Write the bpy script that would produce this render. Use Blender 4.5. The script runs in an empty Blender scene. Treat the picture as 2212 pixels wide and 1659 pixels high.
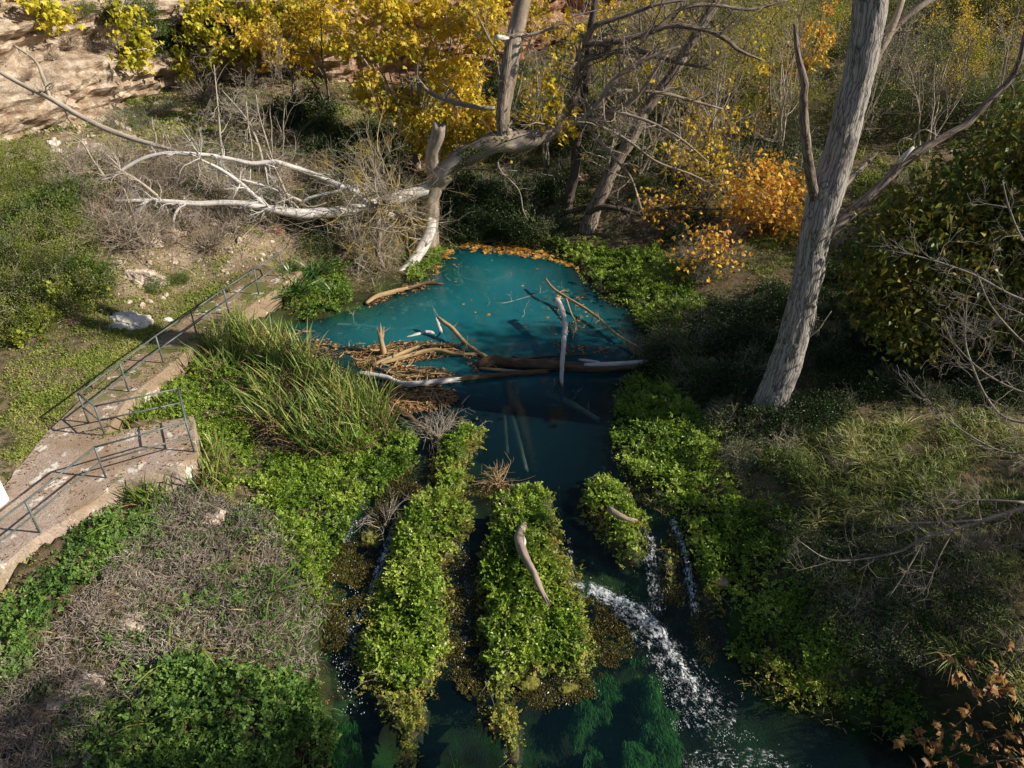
import bpy, math, random
import numpy as np
from mathutils import Vector, noise as mnoise

# ------------------------------------------------------------------ camera, sky, sun, exposure
S = bpy.context.scene
COL = S.collection
CAM_H, PITCH, FOC = 13.0, math.radians(33.0), 1640.0      # metres, pitch below horizontal, focal length on a 2212 px wide picture
cam_d = bpy.data.cameras.new('camera'); cam = bpy.data.objects.new('camera', cam_d); COL.objects.link(cam)
cam.location = (0, 0, CAM_H); cam.rotation_euler = (math.radians(90) - PITCH, 0, 0)
cam_d.sensor_width = 36; cam_d.lens = 36 * FOC / 2212; cam_d.clip_end = 500; cam_d.clip_start = .05
S.camera = cam

SUN_EL, SUN_AZ = math.radians(32.5), math.radians(-8.5)
TO_SUN = Vector((math.cos(SUN_EL) * math.cos(SUN_AZ), math.cos(SUN_EL) * math.sin(SUN_AZ), math.sin(SUN_EL)))
world = bpy.data.worlds.new('World'); S.world = world; world.use_nodes = True
wn = world.node_tree.nodes; wl = world.node_tree.links
sky = wn.new('ShaderNodeTexSky'); sky.sky_type = 'NISHITA'; sky.sun_disc = False
sky.sun_elevation = SUN_EL; sky.sun_rotation = math.atan2(TO_SUN.x, TO_SUN.y)
wn['Background'].inputs['Strength'].default_value = 0.056
wl.new(sky.outputs[0], wn['Background'].inputs['Color'])
sun_d = bpy.data.lights.new('sun', 'SUN'); sun = bpy.data.objects.new('sun', sun_d); COL.objects.link(sun)
sun_d.energy = 5.0; sun_d.angle = math.radians(.5); sun_d.color = (1, .91, .76)
sun.rotation_euler = TO_SUN.to_track_quat('Z', 'Y').to_euler(); sun.location = (30, -5, 40)
S.view_settings.view_transform = 'Standard'; S.view_settings.look = 'None'
S.view_settings.exposure = 0.55; S.view_settings.gamma = 1; S.view_settings.use_curve_mapping = False
S.render.engine = 'CYCLES'
S.cycles.max_bounces = 6; S.cycles.transparent_max_bounces = 8; S.cycles.caustics_reflective = False; S.cycles.caustics_refractive = False

rng = np.random.default_rng(7)
random.seed(7)

# ------------------------------------------------------------------ helpers: projection of measured points
CT, ST = math.cos(PITCH), math.sin(PITCH)
def ray(px, py):
    a = (px - 1106) / FOC; b = -(py - 829.5) / FOC
    return np.array([a, CT + b * ST, -ST + b * CT])
def at(px, py, z):                        # the point of height z seen at px, py
    d = ray(px, py); return np.array([0, 0, CAM_H]) + d * ((z - CAM_H) / d[2])
def B(px, py, Y):                         # the point at distance Y seen at px, py
    d = ray(px, py); return np.array([0, 0, CAM_H]) + d * (Y / d[1])
def axd(p): return p[1] * CT - (p[2] - CAM_H) * ST
def rad(w, p): return .5 * w * axd(p) / FOC
def lvl(y): 
    t = np.clip((np.asarray(y, float) - 10.9) / 3.5, 0, 1); return -1.2 * (1 - t * t * (3 - 2 * t))
def zpy(py): return float(-1.2 * np.clip((py - 1080) / 340, 0, 1))
def wpoly(pts): return np.array([at(x, y, zpy(y))[:2] for x, y in pts])

# ------------------------------------------------------------------ helpers: noise, polygons
def _h(i, j, k, s):
    n = (i * 374761393 + j * 668265263 + k * 2147483647 + s * 974711) & 0xffffffff
    n = ((n ^ (n >> 13)) * 1274126177) & 0xffffffff
    n = ((n ^ (n >> 16)) * 2246822519) & 0xffffffff
    return ((n ^ (n >> 15)) & 0xffff) / 65535.0
def vn(p, s=0):
    p = np.asarray(p, float); f = np.floor(p); t = p - f; t = t * t * (3 - 2 * t); i = f.astype(np.int64)
    r = 0
    for dx in (0, 1):
        for dy in (0, 1):
            for dz in (0, 1):
                w = (t[..., 0] if dx else 1 - t[..., 0]) * (t[..., 1] if dy else 1 - t[..., 1]) * (t[..., 2] if dz else 1 - t[..., 2])
                r = r + w * _h(i[..., 0] + dx, i[..., 1] + dy, i[..., 2] + dz, s)
    return r * 2 - 1
def fbm(p, octv=4, s=0):
    p = np.asarray(p, float); r = 0; a = 1
    for o in range(octv): r = r + a * vn(p * 2 ** o, s + o); a *= .5
    return r
def fb2(x, y, sc, octv=4, s=0): return fbm(np.stack([x * sc, y * sc, np.zeros_like(x) + .37], -1), octv, s)
def inside(x, y, P):
    c = np.zeros(np.shape(x), bool); n = len(P)
    for i in range(n):
        x0, y0 = P[i]; x1, y1 = P[i - 1]
        m = (y0 > y) != (y1 > y)
        c ^= m & (x < (x1 - x0) * (y - y0) / (y1 - y0 + 1e-12) + x0)
    return c
def pdist(x, y, P, closed=True):
    d = np.full(np.shape(x), 1e9); n = len(P)
    for i in range(0 if closed else 1, n):
        a = P[i - 1]; b = P[i]; e = b - a; L = e @ e + 1e-12
        t = np.clip(((x - a[0]) * e[0] + (y - a[1]) * e[1]) / L, 0, 1)
        d = np.minimum(d, np.hypot(x - a[0] - t * e[0], y - a[1] - t * e[1]))
    return d
def samp(P, n):                            # n points in the polygon
    lo = P.min(0); hi = P.max(0); out = []; m = 0
    while m < n:
        q = lo + rng.random((n * 2 + 16, 2)) * (hi - lo); q = q[inside(q[:, 0], q[:, 1], P)]
        out.append(q); m += len(q)
    return np.concatenate(out)[:n]
def ragged(P, amp=.12, sc=2.2, step=.12):          # a polygon with an uneven outline
    out = []
    for i in range(len(P)):
        a, b = P[i - 1], P[i]; k = max(1, int(np.linalg.norm(b - a) / step)); out += [a + (b - a) * t / k for t in range(k)]
    q = np.array(out); n = np.stack([fb2(q[:, 0], q[:, 1], sc, 3, 301), fb2(q[:, 0], q[:, 1], sc, 3, 302)], -1); return q + n * amp
def area(P): x, y = P.T; return .5 * abs(np.dot(x, np.roll(y, 1)) - np.dot(y, np.roll(x, 1)))

# ------------------------------------------------------------------ helpers: meshes
class Geo:
    def __init__(s): s.v = []; s.q = []; s.t = []; s.r = []; s.c = []; s.n = 0; s.qm = []; s.tm = []
    def add(s, v, q=None, t=None, rnd=None, tc=None, m=0):
        v = np.asarray(v, float).reshape(-1, 3)
        s.v.append(v)
        s.r.append(np.full(len(v), .5) if rnd is None else np.broadcast_to(np.asarray(rnd, float), (len(v),)))
        s.c.append(v if tc is None else tc)
        if q is not None and len(q): q = np.asarray(q).reshape(-1, 4); s.q.append(q + s.n); s.qm.append(np.full(len(q), m))
        if t is not None and len(t): t = np.asarray(t).reshape(-1, 3); s.t.append(t + s.n); s.tm.append(np.full(len(t), m))
        s.n += len(v)
    def mesh(s, name, mats, smooth=False, extra=None):
        me = bpy.data.meshes.new(name); V = np.concatenate(s.v)
        Q = np.concatenate(s.q) if s.q else np.zeros((0, 4), int); T = np.concatenate(s.t) if s.t else np.zeros((0, 3), int)
        me.vertices.add(len(V)); me.vertices.foreach_set('co', V.astype(np.float32).ravel())
        nl = Q.size + T.size; me.loops.add(nl); me.polygons.add(len(Q) + len(T))
        me.loops.foreach_set('vertex_index', np.concatenate([Q.ravel(), T.ravel()]).astype(np.int32))
        st = np.concatenate([np.arange(len(Q)) * 4, Q.size + np.arange(len(T)) * 3]).astype(np.int32)
        me.polygons.foreach_set('loop_start', st)
        mats = mats if isinstance(mats, (list, tuple)) else [mats]
        for m in mats: me.materials.append(m)
        if len(mats) > 1: me.polygons.foreach_set('material_index', np.concatenate(s.qm + s.tm).astype(np.int32))
        a = me.attributes.new('rnd', 'FLOAT', 'POINT'); a.data.foreach_set('value', np.concatenate(s.r).astype(np.float32))
        a = me.attributes.new('tc', 'FLOAT_VECTOR', 'POINT'); a.data.foreach_set('vector', np.concatenate(s.c).astype(np.float32).ravel())
        for k, val in (extra or {}).items():
            a = me.attributes.new(k, 'FLOAT', 'POINT'); a.data.foreach_set('value', np.asarray(val, np.float32))
        me.update(calc_edges=True)
        me.polygons.foreach_set('use_smooth', np.full(len(me.polygons), bool(smooth)))
        return me
def obj(name, me, parent=None, loc=None):
    o = bpy.data.objects.new(name, me); COL.objects.link(o)
    if parent is not None: o.parent = parent
    if loc is not None: o.location = loc
    return o
def tag(o, label=None, cat=None, group=None, kind=None):
    if label: o['label'] = label
    if cat: o['category'] = cat
    if group: o['group'] = group
    if kind: o['kind'] = kind
    return o
def thing(name, label, cat, loc=(0, 0, 0), group=None):
    o = bpy.data.objects.new(name, None); COL.objects.link(o); o.location = loc; o.empty_display_size = .2
    return tag(o, label, cat, group)
def unit(v): return v / (np.linalg.norm(v, axis=-1, keepdims=True) + 1e-12)

def spline(pts, rs, step):
    pts = np.asarray(pts, float); rs = np.asarray(rs, float)
    P = np.vstack([2 * pts[0] - pts[1], pts, 2 * pts[-1] - pts[-2]]); R = np.concatenate([[rs[0]], rs, [rs[-1]]])
    op = []; orr = []
    for i in range(1, len(P) - 2):
        n = max(1, int(np.linalg.norm(P[i + 1] - P[i]) / step)); t = np.linspace(0, 1, n, endpoint=False)[:, None]
        a, b, c, d = P[i - 1], P[i], P[i + 1], P[i + 2]
        op.append(.5 * (2 * b + (c - a) * t + (2 * a - 5 * b + 4 * c - d) * t ** 2 + (3 * b - a - 3 * c + d) * t ** 3))
        orr.append(R[i] + (R[i + 1] - R[i]) * t[:, 0])
    return np.vstack(op + [P[-2][None]]), np.concatenate(orr + [[R[-2]]])
def tube(g, pts, rs, sides=8, step=.3, rough=0, ridge=0, rfreq=9, seed=0, smooth=True, rnd=.5, m=0, cap=True, broken=0):
    if smooth and len(pts) > 2: pts, rs = spline(pts, rs, step)
    elif smooth:
        n = max(2, int(np.linalg.norm(np.asarray(pts[1]) - pts[0]) / step) + 1); t = np.linspace(0, 1, n)
        pts = np.asarray(pts[0])[None] * (1 - t[:, None]) + np.asarray(pts[-1])[None] * t[:, None]; rs = rs[0] + (rs[-1] - rs[0]) * t
    pts = np.asarray(pts, float); rs = np.asarray(rs, float); n = len(pts)
    T = unit(np.gradient(pts, axis=0)); ref = np.array([0, 0, 1.]) if abs(T[0, 2]) < .9 else np.array([0, 1., 0])
    N = np.zeros((n, 3)); u = ref - T[0] * (ref @ T[0]); N[0] = u / np.linalg.norm(u)
    for i in range(1, n):
        u = N[i - 1] - T[i] * (N[i - 1] @ T[i]); N[i] = u / (np.linalg.norm(u) + 1e-12)
    Bn = np.cross(T, N); a = np.linspace(0, 2 * np.pi, sides, endpoint=False)
    L = np.concatenate([[0], np.cumsum(np.linalg.norm(np.diff(pts, axis=0), axis=1))])
    Rm = float(rs.mean()); ca, sa = np.cos(a), np.sin(a)
    tc = np.stack([np.broadcast_to(ca * Rm, (n, sides)), np.broadcast_to(sa * Rm, (n, sides)), np.broadcast_to(L[:, None], (n, sides))], -1)
    rr = np.broadcast_to(rs[:, None], (n, sides)).copy()
    if rough: rr *= 1 + rough * fbm(tc * np.array([.9 / Rm, .9 / Rm, .5 / Rm]) + seed * 7.3, 3, seed)
    if ridge:
        w = tc.copy(); w[..., :2] += .35 * Rm * vn(tc * [3 / Rm, 3 / Rm, 4.], seed)[..., None]
        f = vn(w * [rfreq, rfreq, rfreq * .13], seed + 3); rr += ridge * (1 - 2.2 * np.abs(f))
        rr += .4 * ridge * vn(tc * [rfreq * 2.2, rfreq * 2.2, rfreq * .6], seed + 5)
    V = pts[:, None] + rr[..., None] * (N[:, None] * ca[None, :, None] + Bn[:, None] * sa[None, :, None])
    if broken: V[-1] += T[-1] * (broken * rng.random((sides, 1)) ** 2 * 2)
    i = np.arange(n - 1)[:, None] * sides; j = np.arange(sides)[None]; k = (j + 1) % sides
    Q = np.stack([i + j, i + k, i + sides + k, i + sides + j], -1).reshape(-1, 4)
    V = V.reshape(-1, 3); tcv = tc.reshape(-1, 3); tri = None
    if cap:
        V = np.vstack([V, pts[:1], pts[-1:]]); tcv = np.vstack([tcv, tcv[:1], tcv[-1:]]); c0 = n * sides; b = (n - 1) * sides; jj = np.arange(sides); kk = (jj + 1) % sides
        tri = np.vstack([np.stack([np.full(sides, c0), kk, jj], -1), np.stack([np.full(sides, c0 + 1), b + jj, b + kk], -1)])
    g.add(V, Q, tri, rnd, tcv, m)
def limb(pix): 
    """(px, py, Y, width) -> points and radii"""
    p = [B(a[0], a[1], a[2]) for a in pix]; return np.array(p), np.array([rad(a[3], q) for a, q in zip(pix, p)])

def leaves(g, c, ax, nr, L, W, rnd, fold=.25, m=0):
    n = len(c); ax = unit(ax); s = unit(np.cross(nr, ax)); nr = np.cross(ax, s)
    L = np.broadcast_to(L, (n,))[:, None]; W = np.broadcast_to(W, (n,))[:, None]
    mid = c + ax * L * .45 + nr * W * fold
    V = np.stack([c, mid + s * W * .5, c + ax * L - nr * L * .12, mid - s * W * .5], 1)
    # the two halves fold about the midrib (0-2)
    i = np.arange(n)[:, None] * 4
    g.add(V.reshape(-1, 3), None, np.vstack([i + [0, 2, 1], i + [0, 3, 2]]), np.repeat(np.broadcast_to(rnd, (n,)), 4), None, m)
LOBE = np.array([(0, 0), (.18, -.12), (.5, .12), (.33, .28), (.62, .55), (.3, .55), (.0, 1.05), (-.3, .55), (-.62, .55), (-.33, .28), (-.5, .12), (-.18, -.12)])
def lobed(g, c, ax, nr, L, rnd, m=0, curl=.25):
    n = len(c); ax = unit(ax); s = unit(np.cross(nr, ax)); nr = np.cross(ax, s); L = np.broadcast_to(L, (n,))[:, None, None]
    o = LOBE[None]; cen = np.array([[0, .35]])
    pts = np.concatenate([np.broadcast_to(o, (n, 12, 2)), np.broadcast_to(cen[None], (n, 1, 2))], 1) + rng.normal(0, .03, (n, 13, 2))
    h = -curl * ((pts[..., 0]) ** 2 * 1.6 + (pts[..., 1] - .35) ** 2) + rng.normal(0, .05, (n, 13))
    V = c[:, None] + L * (s[:, None] * pts[..., :1] + ax[:, None] * pts[..., 1:] + nr[:, None] * h[..., None])
    k = np.arange(12); tri = np.stack([np.full(12, 12), k, (k + 1) % 12], -1)
    T = (np.arange(n)[:, None, None] * 13 + tri[None]).reshape(-1, 3)
    g.add(V.reshape(-1, 3), None, T, np.repeat(np.broadcast_to(rnd, (n,)), 13), None, m)
def blades(g, c, d, L, W, rnd, bend=.6, segs=4, m=0):
    """curved tapering strips from c, starting in direction d and bending over"""
    n = len(c); d = unit(d); side = unit(np.cross(d, np.array([0, 0, 1.]) + rng.normal(0, .3, (n, 3)))); t = np.linspace(0, 1, segs + 1)
    L = np.broadcast_to(L, (n,))[:, None]; W = np.broadcast_to(W, (n,))[:, None]; bend = np.broadcast_to(bend, (n,))[:, None]
    hd = d.copy(); hd[:, 2] = 0; hd = unit(hd + rng.normal(0, .05, (n, 3)) * [1, 1, 0])
    V = []
    for tt in t:
        p = c + d * L * tt + (hd * .5 - np.array([0, 0, .55])) * (bend * L * tt ** 2.2)
        w = W * (.75 + .5 * tt - 1.2 * tt ** 3) * .5
        V += [p + side * w, p - side * w]
    V = np.stack(V, 1); i = np.arange(n)[:, None, None] * (2 * segs + 2); k = np.arange(segs)[None, :, None] * 2
    Q = (i + k + np.array([0, 1, 3, 2])[None, None]).reshape(-1, 4)
    g.add(V.reshape(-1, 3), Q, None, np.repeat(np.broadcast_to(rnd, (n,)), 2 * segs + 2), None, m)
def rdir(n, up=0.0):
    v = unit(rng.normal(0, 1, (n, 3))); v[:, 2] += up; return unit(v)
def sprigs(g, c, L, rnd, pairs=3, up=.9, m=0, lean=None):
    """pinnate sprigs: leaflets in pairs along a curved stalk"""
    n = len(c); ax = rdir(n, up) if lean is None else unit(rdir(n, up) + lean); nr = unit(np.cross(ax, rdir(n))); nr[nr[:, 2] < 0] *= -1
    nr = unit(nr + [0, 0, .8]); s = unit(np.cross(nr, ax)); nr = np.cross(ax, s)
    L = np.broadcast_to(L, (n,))[:, None]; rnd = np.broadcast_to(rnd, (n,))
    for k in range(pairs):
        t = .3 + .6 * k / max(pairs, 1)
        b = c + ax * L * t - np.array([0, 0, .35]) * L * t * t
        for sg in (1, -1):
            a2 = s * sg + ax * .45 - np.array([0, 0, .25])
            leaves(g, b, a2, nr + rng.normal(0, .25, (n, 3)), L[:, 0] * (.42 - .06 * k), L[:, 0] * .24, np.clip(rnd + rng.normal(0, .08, n), 0, 1), .15, m)
    b = c + ax * L * .9 - np.array([0, 0, .35]) * L * .81
    leaves(g, b, ax - [0, 0, .4], nr, L[:, 0] * .4, L[:, 0] * .28, rnd, .15, m)

def twig_tree(g, o, d, length, r, depth, wander=.25, up=.05, nch=(3, 5), segs=5, sides=(6, 5, 4, 3, 3), m=0, ends=None, spread=.7, shrink=(.4, .7), r_end=.25):
    """a branch that wanders and carries side twigs"""
    o = np.asarray(o, float); d = unit(np.asarray(d, float)); pts = [o]; dd = d
    for i in range(segs):
        dd = unit(dd + rng.normal(0, wander, 3) + [0, 0, up]); pts.append(pts[-1] + dd * length / segs)
    pts = np.array(pts); rs = np.linspace(r, max(r * r_end, .0025), segs + 1)
    tube(g, pts, rs, sides[min(len(sides) - 1, max(0, 4 - depth))], smooth=False, cap=False, rnd=rng.random(), m=m)
    if ends is not None and depth <= 1: ends.append((pts[-1], dd, pts[len(pts) // 2]))
    if depth > 0:
        for k in range(rng.integers(nch[0], nch[1] + 1)):
            t = rng.uniform(.2, 1); i = min(segs - 1, int(t * segs)); p = pts[i] + (pts[i + 1] - pts[i]) * (t * segs - i)
            ld = unit(pts[i + 1] - pts[i]); nd = unit(ld + rng.normal(0, spread, 3) + [0, 0, up])
            twig_tree(g, p, nd, length * rng.uniform(*shrink), max(.0025, rs[i] * .6), depth - 1, wander, up, nch, segs if depth > 1 else 3, sides, m, ends, spread, shrink, r_end)
def side_twigs(g, pts, rs, n, L, depth=2, up=.05, t0=.1, m=0, spread=.8, ends=None, rmul=.45, wander=.25, nch=(2, 4)):
    P, Rr = spline(pts, rs, .3) if len(pts) > 2 else (np.asarray(pts), np.asarray(rs))
    for k in range(n):
        i = rng.integers(int(t0 * (len(P) - 1)), len(P) - 1); d = unit(P[min(i + 1, len(P) - 1)] - P[max(i - 1, 0)])
        nd = unit(d * .5 + rng.normal(0, spread, 3) + [0, 0, up])
        twig_tree(g, P[i], nd, L * rng.uniform(.5, 1.2), min(max(.006, Rr[i] * rmul), .05), depth, wander, up, nch, m=m, ends=ends)
def rock(name, loc, size, mat_, seed, parent=None):
    bm_v, bm_t = ICO; v = bm_v.copy(); n = fbm(v * 1.3 + seed * 3.1, 3, seed)[:, None]
    q = np.round(v * 2.2 + .7 * vn(v * 2 + seed, seed)[:, None]) / 2.2
    v = (v * .55 + q * .45) * (1 + .3 * n) * np.asarray(size)
    g = Geo(); g.add(v, None, bm_t, .5); return obj(name, g.mesh(name, mat_), parent, loc)
def _ico(sub):
    t = (1 + 5 ** .5) / 2
    v = [(-1, t, 0), (1, t, 0), (-1, -t, 0), (1, -t, 0), (0, -1, t), (0, 1, t), (0, -1, -t), (0, 1, -t), (t, 0, -1), (t, 0, 1), (-t, 0, -1), (-t, 0, 1)]
    f = [(0, 11, 5), (0, 5, 1), (0, 1, 7), (0, 7, 10), (0, 10, 11), (1, 5, 9), (5, 11, 4), (11, 10, 2), (10, 7, 6), (7, 1, 8), (3, 9, 4), (3, 4, 2), (3, 2, 6), (3, 6, 8), (3, 8, 9), (4, 9, 5), (2, 4, 11), (6, 2, 10), (8, 6, 7), (9, 8, 1)]
    v = [tuple(unit(np.array(a, float))) for a in v]
    for _ in range(sub):
        mid = {}; nf = []
        def m(a, b):
            k = (min(a, b), max(a, b))
            if k not in mid: mid[k] = len(v); v.append(tuple(unit((np.array(v[a]) + np.array(v[b])) / 2)))
            return mid[k]
        for a, b, c in f:
            x, y, z = m(a, b), m(b, c), m(c, a); nf += [(a, x, z), (b, y, x), (c, z, y), (x, y, z)]
        f = nf
    return np.array(v), np.array(f)
ICO = _ico(3)

# ------------------------------------------------------------------ materials
class M:
    def __init__(s, name):
        s.m = bpy.data.materials.new(name); s.m.use_nodes = True; s.n = s.m.node_tree.nodes; s.l = s.m.node_tree.links
        s.b = s.n['Principled BSDF']; s.out = s.n['Material Output']
    def nd(s, t, **k):
        n = s.n.new(t)
        for a, v in k.items(): setattr(n, a, v)
        return n
    def lk(s, a, b): s.l.new(a, b)
    def attr(s, name): return s.nd('ShaderNodeAttribute', attribute_name=name)
    def noise(s, vec, scale, detail=4, rough=.6, mapscale=None):
        n = s.nd('ShaderNodeTexNoise'); n.inputs['Scale'].default_value = scale; n.inputs['Detail'].default_value = detail; n.inputs['Roughness'].default_value = rough
        if mapscale: 
            mp = s.nd('ShaderNodeMapping'); mp.inputs['Scale'].default_value = mapscale; s.lk(vec, mp.inputs['Vector']); vec = mp.outputs[0]
        if vec is not None: s.lk(vec, n.inputs['Vector'])
        return n.outputs['Fac']
    def ramp(s, fac, stops):
        r = s.nd('ShaderNodeValToRGB'); e = r.color_ramp.elements
        while len(e) < len(stops): e.new(.5)
        for i, (p, c) in enumerate(stops): e[i].position = p; e[i].color = (*c, 1) if len(c) == 3 else c
        s.lk(fac, r.inputs['Fac']); return r.outputs['Color']
    def mix(s, f, a, b):
        n = s.nd('ShaderNodeMix', data_type='RGBA')
        for i, v in ((0, f), (6, a), (7, b)):
            if isinstance(v, (int, float)): n.inputs[i].default_value = v
            elif isinstance(v, tuple): n.inputs[i].default_value = (*v, 1)
            else: s.lk(v, n.inputs[i])
        return n.outputs[2]
    def math(s, op, a, b=0.0):
        n = s.nd('ShaderNodeMath', operation=op)
        for i, v in ((0, a), (1, b)):
            if isinstance(v, (int, float)): n.inputs[i].default_value = v
            else: s.lk(v, n.inputs[i])
        return n.outputs[0]
    def obj(s): return s.nd('ShaderNodeTexCoord').outputs['Object']
    def pos(s): return s.nd('ShaderNodeNewGeometry').outputs['Position']
    def col(s, c):
        if isinstance(c, tuple): s.b.inputs['Base Color'].default_value = (*c, 1)
        else: s.lk(c, s.b.inputs['Base Color'])
    def rough(s, r, spec=.3): s.b.inputs['Roughness'].default_value = r; s.b.inputs['Specular IOR Level'].default_value = spec
    def bump(s, h, strength=.5, dist=.02):
        b = s.nd('ShaderNodeBump'); b.inputs['Strength'].default_value = strength; b.inputs['Distance'].default_value = dist
        s.lk(h, b.inputs['Height']); s.lk(b.outputs[0], s.b.inputs['Normal']); return b.outputs[0]
def leafmat(name, cols, trans=.3, rough=.5, patch=.35, pscale=.9):
    m = M(name); a = m.attr('rnd').outputs['Fac']; isl = m.nd('ShaderNodeNewGeometry').outputs['Random Per Island']; oi = m.nd('ShaderNodeObjectInfo').outputs['Random']
    n = m.noise(m.pos(), pscale, 2)
    f = m.math('ADD', m.math('MULTIPLY', a, .62 - patch * .5), m.math('MULTIPLY', isl, .3))
    f = m.math('ADD', f, m.math('MULTIPLY', m.math('SUBTRACT', n, .5), patch * 2)); f = m.math('ADD', f, m.math('MULTIPLY', oi, .18))
    k = len(cols); c = m.ramp(f, [(.08 + .84 * i / (k - 1), cc) for i, cc in enumerate(cols)])
    m.col(c); m.rough(rough, .35)
    tr = m.nd('ShaderNodeBsdfTranslucent'); m.lk(c, tr.inputs['Color']); mx = m.nd('ShaderNodeMixShader'); mx.inputs[0].default_value = trans
    m.lk(m.b.outputs[0], mx.inputs[1]); m.lk(tr.outputs[0], mx.inputs[2]); m.lk(mx.outputs[0], m.out.inputs['Surface']); return m.m
def barkmat(name, dark, mid, light, fis=9.0, bump=.6, patch=None, rough=.85, plates=0):
    m = M(name); tc = m.attr('tc').outputs['Vector']
    f = m.noise(tc, fis, 5, .65, (1, 1, .16)); g = m.noise(tc, fis * .35, 4, .6, (1, 1, .6)); fine = m.noise(tc, fis * 7, 3)
    h = m.math('ADD', m.math('MULTIPLY', f, .7), m.math('MULTIPLY', fine, .3))
    if plates:
        mp = m.nd('ShaderNodeMapping'); mp.inputs['Scale'].default_value = (1, 1, .055); dn = m.nd('ShaderNodeTexNoise'); dn.inputs['Scale'].default_value = 3; m.lk(tc, dn.inputs['Vector'])
        av = m.nd('ShaderNodeVectorMath', operation='MULTIPLY_ADD'); m.lk(dn.outputs['Color'], av.inputs[0]); av.inputs[1].default_value = (.16, .16, 1.2); m.lk(tc, av.inputs[2]); m.lk(av.outputs[0], mp.inputs['Vector'])
        vo = m.nd('ShaderNodeTexVoronoi', feature='DISTANCE_TO_EDGE'); vo.inputs['Scale'].default_value = plates; m.lk(mp.outputs[0], vo.inputs['Vector'])
        e = m.ramp(vo.outputs['Distance'], [(.0, (0, 0, 0)), (.10, (.62, .62, .62)), (.32, (1, 1, 1))]); h = m.math('MULTIPLY', m.math('ADD', .36, m.math('MULTIPLY', h, .5)), m.math('ADD', .55, m.math('MULTIPLY', e, .5)))
    c = m.ramp(h, [(.34, dark), (.47, mid), (.62, light)]); c = m.mix(m.math('MULTIPLY', g, .5), c, mid)
    if patch:
        pm = m.ramp(m.noise(m.pos(), 1.1, 4), [(.5, (0, 0, 0)), (.62, (1, 1, 1))]); c = m.mix(pm, c, patch)
    c = m.mix(m.math('MULTIPLY', m.math('SUBTRACT', m.attr('rnd').outputs['Fac'], .5), .5), c, light)
    m.col(c); m.rough(rough, .2); m.bump(h, bump, .03); return m.m
MT = {}
MT['cress'] = leafmat('watercress_leaf', [(.045, .10, .012), (.13, .23, .025), (.26, .38, .045), (.42, .51, .09), (.58, .62, .18)], .3, .36)
MT['cress_yellow'] = leafmat('yellowing_cress_leaf', [(.09, .13, .02), (.20, .27, .04), (.34, .36, .07), (.44, .36, .08), (.38, .21, .06)], .28, .45)
MT['fern'] = leafmat('fern_leaf', [(.035, .085, .02), (.09, .19, .035), (.18, .30, .06), (.28, .38, .12)], .25, .45)
MT['greygreen'] = leafmat('grey_green_leaf', [(.07, .09, .045), (.15, .18, .09), (.24, .27, .15), (.35, .37, .24)], .2, .6)
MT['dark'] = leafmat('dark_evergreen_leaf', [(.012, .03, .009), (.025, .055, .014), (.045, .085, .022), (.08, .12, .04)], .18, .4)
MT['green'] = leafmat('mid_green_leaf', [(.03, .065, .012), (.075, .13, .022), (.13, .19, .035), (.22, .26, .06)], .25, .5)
MT['olive'] = leafmat('olive_scrub_leaf', [(.07, .095, .018), (.16, .20, .035), (.26, .30, .06), (.38, .40, .11)], .25, .5)
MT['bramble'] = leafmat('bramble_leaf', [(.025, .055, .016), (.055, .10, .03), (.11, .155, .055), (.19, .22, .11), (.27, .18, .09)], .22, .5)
MT['yellowgreen'] = leafmat('yellow_green_leaf', [(.16, .18, .02), (.34, .34, .035), (.55, .49, .05), (.66, .52, .08)], .32, .5)
MT['yellow'] = leafmat('yellow_leaf', [(.20, .17, .016), (.44, .33, .022), (.66, .48, .035), (.76, .56, .08), (.55, .32, .04)], .36, .45)
MT['fig'] = leafmat('fig_leaf', [(.24, .28, .02), (.48, .45, .035), (.70, .57, .06), (.76, .58, .09)], .34, .45)
MT['figgreen'] = leafmat('yellow_green_fig_leaf', [(.14, .19, .03), (.28, .33, .045), (.44, .46, .07), (.55, .52, .10)], .3, .5)
MT['orange'] = leafmat('orange_leaf', [(.42, .13, .02), (.66, .33, .04), (.78, .52, .07), (.80, .62, .14)], .3, .5)
MT['maple'] = leafmat('brown_maple_leaf', [(.10, .045, .015), (.26, .13, .04), (.42, .24, .07), (.34, .17, .05)], .25, .5)
MT['darkbrown'] = leafmat('green_brown_leaf', [(.035, .065, .012), (.08, .125, .02), (.17, .18, .028), (.34, .23, .035), (.52, .33, .05)], .25, .45)
MT['litter'] = leafmat('dead_leaf', [(.12, .06, .025), (.25, .14, .055), (.40, .24, .10), (.52, .36, .20)], .05, .7)
MT['floatleaf'] = leafmat('floating_leaf', [(.16, .07, .02), (.36, .17, .035), (.52, .27, .05), (.55, .37, .09)], .05, .5)
MT['reed'] = leafmat('reed_blade', [(.04, .09, .016), (.09, .18, .028), (.18, .27, .045), (.32, .34, .09), (.36, .27, .12)], .22, .45)
MT['reed_dry'] = leafmat('dry_reed_blade', [(.12, .07, .04), (.22, .13, .075), (.34, .22, .13), (.15, .17, .05)], .15, .6)
MT['iris'] = leafmat('iris_blade', [(.03, .08, .02), (.07, .15, .035), (.14, .23, .06)], .2, .35)
MT['grass'] = leafmat('bank_grass', [(.07, .11, .025), (.14, .20, .04), (.26, .29, .075), (.42, .37, .16), (.50, .40, .24)], .25, .55)
MT['turf'] = leafmat('low_turf', [(.09, .12, .02), (.19, .25, .04), (.30, .34, .07), (.42, .38, .13)], .2, .6)
MT['deadstem'] = leafmat('grey_dead_stem', [(.11, .085, .07), (.235, .19, .16), (.36, .305, .265), (.50, .44, .39)], 0, .85)
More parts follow.
